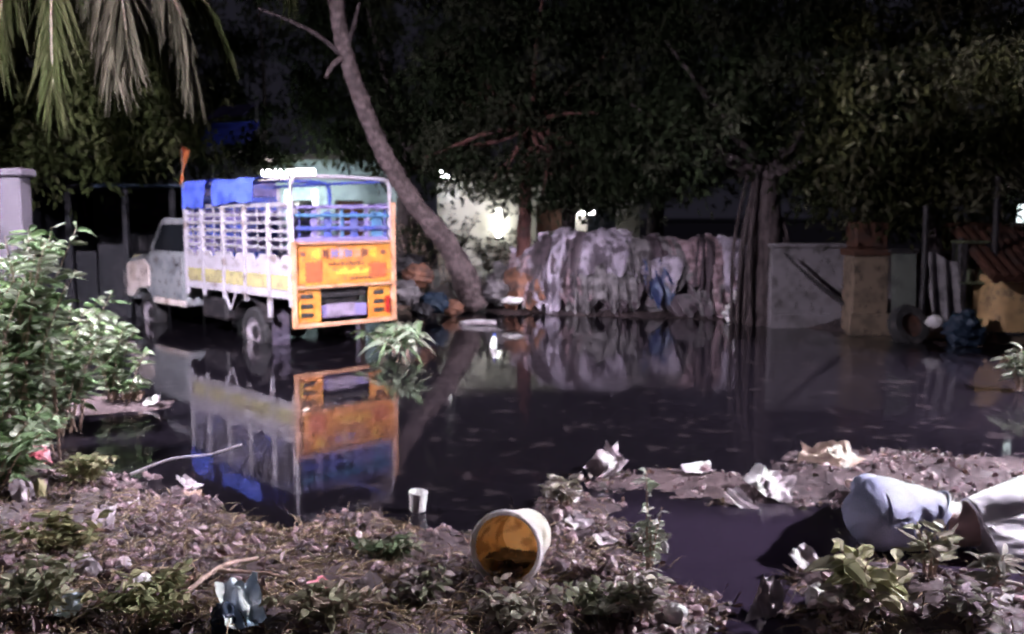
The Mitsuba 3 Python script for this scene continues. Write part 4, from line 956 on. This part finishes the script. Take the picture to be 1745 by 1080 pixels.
q = at_g(710, 880)
cp = thing('foam_cup', 'white cup standing in the mud left of the bucket', 'cup')
Mc = rot_to((.08, -.05, 1), q + [0, 0, -.02])
obj('cup', moved(lathe([(0, 0), (.045, 0), (.058, .17), (.062, .175), (.058, .18), (.052, .17), (.04, .01), (0, .01)], 30), Mc), M_WHITEP, cp, 35)
def litter(name, label, cat, px, py, scale, m, seed, dz=.4, amp=.5, rot=0., sub=3, freq=3.):
    q = at_g(px, py)
    me = crumpled(sub, scale, amp, seed, freq)
    if rot: me.apply_transform(trimesh.transformations.rotation_matrix(rot, [0.2, 1, .3]))
    me.apply_translation(q + [0, 0, scale[2] * dz])
    return tag(obj(name, me, m, smooth=True), label, cat)
def paper(name, label, cat, px, py, w, l, m, seed, lift=.05, tilt=(0, 0, 1), curl=.3):
    q = at_g(px, py); r = np.random.default_rng(seed)
    n = 12
    U, V = np.meshgrid(np.linspace(-1, 1, n), np.linspace(-1, 1, n), indexing='ij')
    nz = meshkit.fbm(np.stack([U * 1.5 + seed, V * 1.5, 0 * U], -1), 3, seed) - .5
    pts = np.stack([U * w / 2 * (1 + nz * .5), V * l / 2 * (1 + .4 * nz), curl * w * (U ** 2 * .4 + nz * 1.2)], -1).reshape(-1, 3)
    a, b = np.meshgrid(np.arange(n - 1), np.arange(n - 1), indexing='ij')
    qd = np.stack([a * n + b, (a + 1) * n + b, (a + 1) * n + b + 1, a * n + b + 1], -1).reshape(-1, 4)
    M = rot_to(tilt, q + [0, 0, lift], r.uniform(0, 6))
    return tag(obj(name, (pts @ M[:3, :3].T + M[:3, 3], qd), m, smooth=True), label, cat)
paper('paper_bag', 'crumpled white bag standing up at the water edge, centre right', 'bag', 1035, 812, .20, .24, M_PAPER, 4, .07, (-.2, -.8, .5), .7)
paper('paper_bag', 'flap of white paper leaning behind the standing bag', 'paper', 1046, 800, .14, .16, M_PAPER, 14, .08, (.4, -.6, .6), .8)
litter('foam_ball', 'small pale ball in the mud left of the bucket opening', 'ball', 720, 985, (.036, .034, .042), M_PAPER, 5, .6, .2)
paper('plastic_bag', 'pale blue and white plastic bag at the bottom edge', 'bag', 410, 1066, .16, .26, M_BAGBLUE, 6, .09, (.15, -.35, .9), .6)
litter('plastic_bag', 'dark blue bag scrap beside the pale blue bag', 'bag', 383, 1072, (.05, .04, .07), M_NIGHTBLUE, 16, .5)
paper('paper_scrap', 'white paper scrap on the left mud bank', 'paper', 182, 900, .12, .2, M_PAPER, 7, .04, (-.2, -.5, .8), .5)
litter('pink_rag', 'pink rag under the left bush', 'rag', 62, 792, (.10, .08, .08), M_PINK, 8, .8, .5)
paper('paper_scrap', 'pale scrap at the far left below the bush', 'paper', 42, 862, .2, .12, M_PAPER, 9, .05, (0, -.5, .8), .5)
litter('yellow_scrap', 'yellowish scrap below the pink rag', 'scrap', 68, 850, (.035, .03, .07), mat('m_yellowscrap', (.42, .40, .20), .6), 10, .7)
litter('foam_piece', 'white foam lump at the bottom edge left of the puddle', 'foam', 1150, 1056, (.05, .035, .05), M_WHITEP, 11, .5, .35)
litter('foam_piece', 'white foam bit at the edge of the purple puddle, right of the tall stalk', 'foam', 1133, 948, (.018, .016, .05), M_WHITEP, 12, .7, .3)
litter('foam_piece', 'pale foam chunk on the bottom right mud', 'foam', 1392, 1030, (.055, .05, .06), M_FOAM, 13, .6, .4)
for k, (px, py, w, l, mm, lab) in enumerate(((1190, 808, .12, .22, M_PAPER, 'pale flat scrap on the mud strip, nearest the standing bag'), (1320, 838, .20, .22, M_PAPER, 'pale crumpled paper heap left of the person'), (1290, 826, .18, .2, M_FOAM, 'grey-white scrap on the mud strip left of the crumpled heap'), (1405, 790, .30, .36, M_STICK, 'tan flat scrap behind the person at the water edge'), (1440, 786, .2, .2, M_STICK, 'smaller tan scrap right of the flat tan scrap'), (1265, 864, .10, .24, M_PAPER, 'long white scrap at the far rim of the purple puddle'), (785, 845, .12, .16, M_FOAM, 'grey scrap on the water edge right of the white cup'), (755, 838, .08, .12, M_PAPER, 'small white scrap right behind the white cup'), (322, 834, .16, .08, M_PAPER, 'white flat scrap on the left mud bank below the long stick'), (330, 850, .1, .07, M_STICK, 'tan bit under the flat white scrap'), (1385, 972, .2, .12, M_PAPER, 'pale scrap at the near rim of the purple puddle'), (215, 690, .3, .2, M_STICK, 'tan debris on the strip in the water below the truck bonnet'), (262, 688, .16, .14, M_PAPER, 'white scrap at the right end of the strip in the water'), (455, 850, .08, .1, M_FOAM, 'small grey scrap by the reflected truck corner'), (960, 850, .16, .2, M_FOAM, 'grey crumpled scrap behind the bucket'), (1300, 1060, .3, .12, M_PAPER, 'pale streak of scum paper in the bottom puddle'), (630, 1010, .1, .13, M_PAPER, 'white scrap among debris left of the bucket'), (545, 1010, .07, .08, M_PINK, 'reddish scrap on the bottom bank'), (150, 985, .14, .1, M_PAPER, 'pale scrap in the dry grass, lower left'), (240, 1010, .09, .11, M_FOAM, 'grey scrap in the dry grass, left of the forked stick'), (110, 1050, .14, .14, M_BAGBLUE, 'pale blue scrap at the bottom left'), (985, 900, .12, .14, M_PAPER, 'pale scrap right of the bucket'), (1030, 930, .1, .1, M_PAPER, 'small pale scrap left of the tall stalk'), (230, 868, .08, .1, M_PAPER, 'small white bit right of the white paper scrap'))):
    paper('scrap', lab, 'scrap', px, py, w, l, mm, 100 + k, .03, (rng.uniform(-.3, .3), rng.uniform(-.7, -.2), .8), .45)
# sticks
a, b = P(222, 808, z=.05), P(412, 757, z=.10)
tag(obj('long_stick', tube(curve([a, a * .66 + b * .34 + [0, 0, .03], a * .3 + b * .7 + [0, 0, -.01], b], 24), np.linspace(.010, .007, 24), 7, bump=.4), M_PALESTICK, smooth=True), 'long pale stick reaching from the left bank over the water', 'stick')
a, b, c = at_g(316, 1030), at_g(440, 968), at_g(420, 1000)
tag(obj('forked_stick', cat_(tube(curve([a + [0, 0, .05], a * .5 + b * .5 + [0, 0, .09], b + [0, 0, .05]], 16), np.linspace(.012, .007, 16), 7, bump=.3), tube(curve([a * .6 + b * .4 + [0, 0, .085], c + [.1, 0, .06], c + [.25, -.03, .03]], 12), np.linspace(.009, .005, 12), 6, bump=.3), tube([a + [0, 0, .055], a + [-.02, -.03, .02], a + [-.03, -.06, -.03]], .008, 6)), M_STICK, smooth=True), 'tan forked stick lying on the dry grass, bottom left', 'stick')
# plants in front
q = at_g(1105, 1000)
leafy('stalk_plant', 'tall thin stalk with small pale leaves right of the bucket', 'plant', q, 3, .56, .06, .065, [(.42, .46, .38), (.34, .40, .28), (.5, .5, .44)], 91, 30, .5, .3, lift=.1)
q = at_g(1480, 1040)
leafy('broad_plant', 'low plant with broad yellowish pale leaves in front of the jeans', 'plant', q, 8, .28, .17, .15, [(.36, .36, .22), (.42, .41, .28), (.26, .27, .15)], 92, 9, .45, .3)
q = at_g(1585, 985)
leafy('star_plant', 'small plant with narrow star-shaped leaves against the dark jeans', 'plant', q, 6, .26, .10, .13, [(.30, .30, .22), (.24, .25, .17), (.36, .34, .28)], 93, 9, .28, .2)
q = at_g(1690, 1010)
leafy('star_plant', 'narrow-leaved weed at the hem of the white shirt', 'plant', q, 6, .17, .12, .12, [(.26, .26, .22), (.3, .28, .24)], 94, 8, .25, .3)
for k, (px, py, h, sp, pal) in enumerate(((1095, 1058, .2, .16, [(.40, .38, .33), (.32, .31, .24), (.48, .44, .42)]), (1010, 1050, .16, .2, [(.30, .31, .24), (.22, .24, .16)]), (960, 858, .16, .16, [(.34, .31, .28), (.24, .23, .17)]), (870, 1060, .15, .22, [(.20, .20, .15), (.28, .25, .21)]), (660, 955, .12, .16, [(.08, .11, .06), (.14, .15, .1)]), (560, 1055, .14, .22, [(.2, .2, .13), (.26, .22, .17)]), (250, 1060, .18, .25, [(.24, .24, .13), (.16, .18, .09)]), (60, 1050, .22, .25, [(.22, .24, .15), (.3, .3, .2)]), (100, 950, .18, .22, [(.22, .21, .11), (.15, .16, .08)]), (150, 830, .2, .2, [(.34, .33, .2), (.22, .24, .13)]), (1445, 1064, .16, .16, [(.36, .30, .29), (.28, .26, .22)]), (1650, 1060, .14, .18, [(.28, .24, .26), (.2, .2, .16)]), (720, 1030, .13, .18, [(.2, .17, .16), (.13, .14, .09)]), (1100, 935, .12, .14, [(.22, .21, .19), (.14, .15, .11)]))):
    q = at_g(px, py)
    leafy('weed', f'low {("pale leafy weed left of the puddle at the bottom edge", "green weed at the bottom edge below the bucket", "tuft of pale weed behind the bucket", "weed under the bucket near the bottom edge", "dark green weed left of the bucket opening", "weed on the bottom bank between the pale blue bag and the bucket", "yellowish weed left of the pale blue bag", "weed in the bottom left corner", "olive weed below the left bush", "yellowish weed at the right foot of the left bush", "pinkish weed at the bottom right of the puddle", "greyish weed at the bottom right corner", "brown weed below the small pale ball", "dull weed just left of the tall stalk")[k]}', 'weed', q, 16, h, sp, .075, pal, 110 + k, 12, .45, .3, stem_r=.004)

# ------------------------------------------------------------------ litter and dry grass over the near bank
def scatter(n, seed, x0, x1, y0, y1, keep):
    r = np.random.default_rng(seed)
    x, y = r.uniform(x0, x1, n), r.uniform(y0, y1, n)
    h = gh(x, y)
    k = (h > -.005) & (r.uniform(size=n) < keep(x, y))
    return np.stack([x, y, h], -1)[k], r
pt, r = scatter(60000, 201, -3.6, 3.4, 2.9, 7.4, lambda x, y: np.clip(2.2 * (meshkit.fbm(np.stack([x * 1.9, y * 1.9, 0 * x], -1), 4, 77) - .47), .02, .6) * np.where((x > .9) & (y > 4.6), .45, 1))
n = len(pt)
d = unit(r.normal(size=(n, 3)) * [1, 1, .5] + [0, 0, .25])
LITP = [(.11, .072, .070), (.19, .128, .125), (.05, .035, .035), (.26, .18, .174), (.13, .10, .054), (.40, .31, .31), (.04, .037, .024), (.12, .08, .075), (.15, .085, .055)]
v, f, k = leaves(pt + [0, 0, .008], d, r.uniform(.02, .07, n) * np.where(r.uniform(size=n) < .12, 1.9, 1), r.uniform(.012, .04, n), .25, .35, r, 2)
o = obj('leaf_litter', (v, f), 'm_litter', color=np.clip(pick(LITP, n, r, k, .3), 0, 1)); labels[o] = {'label': 'fallen leaves and scraps strewn over the near mud', 'category': 'litter', 'kind': 'stuff'}
pt, r = scatter(42000, 202, -3.4, 2.6, 2.8, 5.6, lambda x, y: np.clip((.9 - .25 * (x + 1)) * (meshkit.fbm(np.stack([x * 1.7, y * 1.7, 0 * x], -1), 3, 78) - .18) * np.clip((5.6 - y) / 1.2, 0, 1) * 1.7, 0, .95))
n = len(pt)
d = unit(r.normal(size=(n, 3)) * [1, 1, .3] + [0, 0, .45])
v, f, k = leaves(pt, d, r.uniform(.06, .22, n), r.uniform(.004, .009, n), .5, .2, r, 2)
o = obj('dry_grass', (v, f), 'm_litter', color=np.clip(pick([(.20, .15, .075), (.13, .10, .05), (.28, .21, .115), (.09, .078, .038), (.33, .24, .16)], n, r, k, .3), 0, 1)); labels[o] = {'label': 'matted dry grass on the near left bank', 'category': 'grass', 'kind': 'stuff'}
pt, r = scatter(24000, 203, -3, 3.4, 2.9, 7.0, lambda x, y: np.clip(2 * (meshkit.fbm(np.stack([x * 2.4, y * 2.4, 0 * x + 5], -1), 3, 79) - .42), .04, .5) * np.where((x > .9) & (y > 4.6), .4, 1))
n = len(pt)
tw = []
V, Fc, at = [], [], 0
ico = trimesh.creation.icosphere(1)
iv, jf = np.array(ico.vertices), np.array(ico.faces)
rad = r.uniform(.006, .022, n) * np.where(r.uniform(size=n) < .08, 1.9, 1)
sc = r.uniform(.6, 1.3, (n, 1, 3)) * rad[:, None, None]
vv = iv[None] * sc * (1 + .25 * r.uniform(-1, 1, (n, len(iv), 1))) + pt[:, None] + np.array([0, 0, .3]) * rad[:, None, None]
ff = (jf[None] + (np.arange(n) * len(iv))[:, None, None]).reshape(-1, 3)
o = obj('clods', (vv.reshape(-1, 3), ff), 'm_litter', color=np.clip(pick([(.10, .068, .072), (.16, .105, .11), (.05, .036, .039), (.24, .165, .17), (.36, .28, .28)], n, r, len(iv), .3), 0, 1)); labels[o] = {'label': 'small clods and pebbles in the near mud', 'category': 'pebbles', 'kind': 'stuff'}

# ------------------------------------------------------------------ person lying at the water edge
def ball(c, r, sc=(1, 1, 1)):
    return m3.Manifold.sphere(1.0, 28).scale([r * sc[0], r * sc[1], r * sc[2]]).translate(list(map(float, c)))
def bone(a, b, ra, rb): return m3.Manifold.batch_hull([ball(a, ra), ball(b, rb)])
def chain(pts, rad):
    out = m3.Manifold()
    for k in range(len(pts) - 1): out = out + bone(pts[k], pts[k + 1], rad[k], rad[k + 1])
    return out
def soft(man_, edge, it=12, wrinkle=0.0, freq=(14, 14, 14), seed=1):
    m = tm(man_.refine_to_length(edge))
    m = trimesh.Trimesh(m.vertices, m.faces, process=True)
    trimesh.smoothing.filter_taubin(m, lamb=.5, nu=.51, iterations=it)
    if wrinkle:
        v = np.array(m.vertices); n = np.array(m.vertex_normals)
        w = meshkit.fbm(v * np.array(freq) + seed, 3, seed) - .5
        w2 = 1 - 2 * np.abs(meshkit.fbm(v * np.array(freq) * .6 + seed + 9, 3, seed + 2) - .5)
        m = trimesh.Trimesh(v + n * ((w * 1.1 + w2 * .8 - .5) * wrinkle)[:, None], m.faces, process=False)
    return m
A = lambda *c: np.array(c, float)
PZ = .01
hipU, hipL = A(1.93, 4.64, .275), A(1.93, 4.66, .13)
butt = A(1.90, 4.62, .215)
kneeU, ankU = A(2.03, 5.06, .21), A(2.20, 5.46, .08)
kneeL, ankL = A(2.04, 5.08, .09), A(2.28, 5.44, .05)
waist, ribs = A(2.36, 4.66, .14), A(2.64, 4.69, .185)
shU, shL = A(2.86, 4.72, .345), A(2.84, 4.74, .085)
neck, head = A(3.0, 4.77, .19), A(3.15, 4.83, .165)
elU, wrU = A(2.74, 5.0, .20), A(2.88, 5.22, .09)
elL, wrL = A(2.98, 5.02, .07), A(3.02, 5.27, .06)
core = m3.Manifold.batch_hull([ball(hipU, .115), ball(hipL, .115), ball(butt, .145), ball(A(2.10, 4.66, .24), .088), ball(A(2.10, 4.67, .13), .095)])
mid = m3.Manifold.batch_hull([ball(A(2.10, 4.66, .235), .086), ball(A(2.10, 4.67, .13), .095), ball(A(2.36, 4.66, .165), .09), ball(A(2.36, 4.68, .11), .095)])
chest = m3.Manifold.batch_hull([ball(A(2.36, 4.66, .165), .09), ball(A(2.36, 4.68, .11), .095), ball(A(2.66, 4.69, .23), .092), ball(A(2.66, 4.71, .13), .10), ball(A(2.83, 4.73, .27), .075), ball(A(2.83, 4.74, .13), .085)])
legs = chain([hipU, kneeU, ankU], [.105, .068, .042]) + chain([hipL, kneeL, ankL], [.105, .068, .042])
foot = lambda a: m3.Manifold.batch_hull([ball(a, .042), ball(a + [.05, .03, -.01], .035), ball(a + [-.06, .16, .0], .028), ball(a + [-.02, .18, .0], .024)])
arms = chain([shU, elU, wrU], [.055, .042, .028]) + chain([shL, elL, wrL], [.055, .042, .028])
skull = m3.Manifold.batch_hull([ball(head, .088, (1.15, 1.05, .92)), ball(head + [.05, .01, .0], .082), ball(head + [-.03, .075, .0], .055), ball(head + [-.06, .085, .0], .035)])
face = ball(head + [.01, .112, .0], .016, (1.5, 1.3, .9)) + ball(head + [-.035, .113, .0], .014, (.6, .8, 1.9)) + ball(head + [.0, .0, .088], .026, (1.2, .8, .45)) + ball(head + [.0, .0, -.088], .026, (1.2, .8, .45)) + ball(head + [.045, .092, .035], .014) + ball(head + [.045, .092, -.035], .014)
nk = m3.Manifold.batch_hull([ball(A(2.9, 4.74, .20), .062), ball(neck, .055), ball(head + [-.05, -.01, 0], .055)])
def hand(w, d, nrm, s=1):
    d, nrm = unit(d), unit(nrm); sd = np.cross(d, nrm)
    h = m3.Manifold.batch_hull([ball(w, .026)] + [ball(w + d * .085 + sd * k * .012, .0125) for k in (-2.6, -1, 1, 2.6)])
    for k, ln in zip((-2.4, -.8, .8, 2.4), (.066, .078, .073, .058)):
        b = w + d * .085 + sd * k * .0125
        p1 = b + unit(d + nrm * .15) * ln * .45; p2 = p1 + unit(d + nrm * .6) * ln * .32; p3 = p2 + unit(d + nrm * 1.1) * ln * .25
        h = h + chain([b, p1, p2, p3], [.0095, .0088, .008, .007])
    b = w + d * .03 - sd * .026 * s
    h = h + chain([b, b + unit(d * .7 - sd * s) * .04, b + unit(d * .7 - sd * s) * .04 + unit(d + nrm * .4) * .03], [.012, .0105, .009])
    return h
bodym = core + mid + chest + legs + foot(ankU) + foot(ankL) + arms + nk + skull + face + hand(wrU, (.25, .7, -.25), (.1, -.2, -1)) + hand(wrL, (.1, 1, -.1), (.2, 0, -1), -1)
pn = thing('person', 'person in blue jeans and white shirt lying on their side, seen from behind', 'person')
obj('body', soft(bodym, .014, 8), M_SKIN, pn, True)
jm = m3.Manifold.batch_hull([ball(hipU, .13), ball(hipL, .125), ball(butt, .162), ball(A(2.10, 4.66, .245), .118), ball(A(2.10, 4.67, .13), .124)]) + m3.Manifold.batch_hull([ball(A(2.10, 4.66, .24), .117), ball(A(2.10, 4.67, .13), .124), ball(A(2.20, 4.66, .215), .112), ball(A(2.20, 4.67, .13), .116)])
jm = jm.trim_by_plane([-1, 0, .75], -2.07) + chain([hipU, kneeU, ankU + (kneeU - ankU) * .12], [.122, .088, .068]) + chain([hipL, kneeL, ankL + (kneeL - ankL) * .12], [.122, .088, .068])
jk = obj('jeans', soft(jm, .012, 16, .016, (15, 7, 8), 3), M_DENIM, pn, True)
jmesh = soft(jm, .012, 16, .016, (15, 7, 8), 3)
def laid(x0, x1, z0, z1, nx, nz, skew=0.0, off=.006, drop=0.0):
    '''a patch sewn on the seat: a grid laid onto the jeans from behind (from -y)'''
    U, V = np.meshgrid(np.linspace(0, 1, nx), np.linspace(0, 1, nz), indexing='ij')
    X = x0 + (x1 - x0) * U + skew * V; Z = z0 + (z1 - z0) * V - drop * np.abs(U * 2 - 1)
    o = np.stack([X.ravel(), np.full(X.size, 3.5), Z.ravel()], 1)
    loc, ri, _ = jmesh.ray.intersects_location(o, np.tile([[0, 1.0, 0]], (len(o), 1)), multiple_hits=True)
    Y = np.full(len(o), np.nan)
    for p_, r_ in zip(loc, ri): Y[r_] = np.nanmin([Y[r_], p_[1]])
    Y = np.where(np.isnan(Y), np.nanmedian(Y), Y)
    v = np.stack([o[:, 0], Y - off, o[:, 2]], 1)
    i, j = np.meshgrid(np.arange(nx - 1), np.arange(nz - 1), indexing='ij')
    qd = np.stack([i * nz + j, (i + 1) * nz + j, (i + 1) * nz + j + 1, i * nz + j + 1], -1).reshape(-1, 4)
    back = v + [0, off + .004, 0]
    f = np.vstack([qd[:, [0, 1, 2]], qd[:, [0, 2, 3]]])
    m = trimesh.Trimesh(np.vstack([v, back]), np.vstack([f, f[:, ::-1] + len(v)]), process=False)
    return m
obj('back_pocket', laid(1.93, 2.06, .235, .35, 10, 10, -.01), M_DENIM, jk, True)
obj('back_pocket', laid(1.95, 2.07, .07, .17, 10, 10, .01), M_DENIM, jk, True)
obj('seat_seam', laid(1.79, 2.19, .198, .208, 30, 3, .0, .005), M_DENIM, jk, True)
ring = lambda x, r0, zc, sc: np.array([A(x + .75 * (r0 * sc * math.sin(a)), 4.665 + r0 * math.cos(a), zc + r0 * sc * math.sin(a)) for a in np.linspace(0, 2 * math.pi, 40)])
obj('waistband', tube(ring(2.185, .116, .172, 1.22), .010, 8), M_DENIM, jk, True)
sm = m3.Manifold.batch_hull([ball(A(2.42, 4.65, .17), .115), ball(A(2.42, 4.66, .10), .125), ball(A(2.66, 4.67, .245), .125), ball(A(2.66, 4.68, .11), .145), ball(A(2.86, 4.72, .315), .105), ball(A(2.86, 4.73, .11), .12)])
sm = sm + m3.Manifold.batch_hull([ball(A(2.45, 4.58, .16), .06), ball(A(2.78, 4.57, .22), .06), ball(A(2.46, 4.47, .055), .045), ball(A(2.66, 4.43, .04), .045), ball(A(2.90, 4.46, .05), .05)])
sm = sm + m3.Manifold.batch_hull([ball(A(2.84, 4.66, .33), .07), ball(A(2.90, 4.58, .10), .06), ball(A(2.74, 4.55, .12), .05)])
sm = sm.trim_by_plane([1, 0, .30], 2.375) + bone(shU, shU * .4 + elU * .6, .078, .07) + bone(shL, shL * .4 + elL * .6, .078, .07)
sk_ = obj('shirt', soft(sm, .010, 26, .012, (5.5, 16, 16), 8), M_SHIRT, pn, True)
obj('collar', tube(np.array([A(2.935 + .01 * math.sin(a * 2), 4.75 + .075 * math.cos(a), .2 + .075 * math.sin(a)) for a in np.linspace(0, 2 * math.pi, 30)]), .016, 8), M_SHIRT, sk_, True)
hm = m3.Manifold.batch_hull([ball(head + [.01, -.02, 0], .096, (1.15, 1.0, .95)), ball(head + [.06, .0, .0], .09), ball(head + [.075, .035, .0], .066)])
obj('hair', soft(hm, .012, 6, .018, (30, 30, 30), 5), M_HAIR, pn, True)
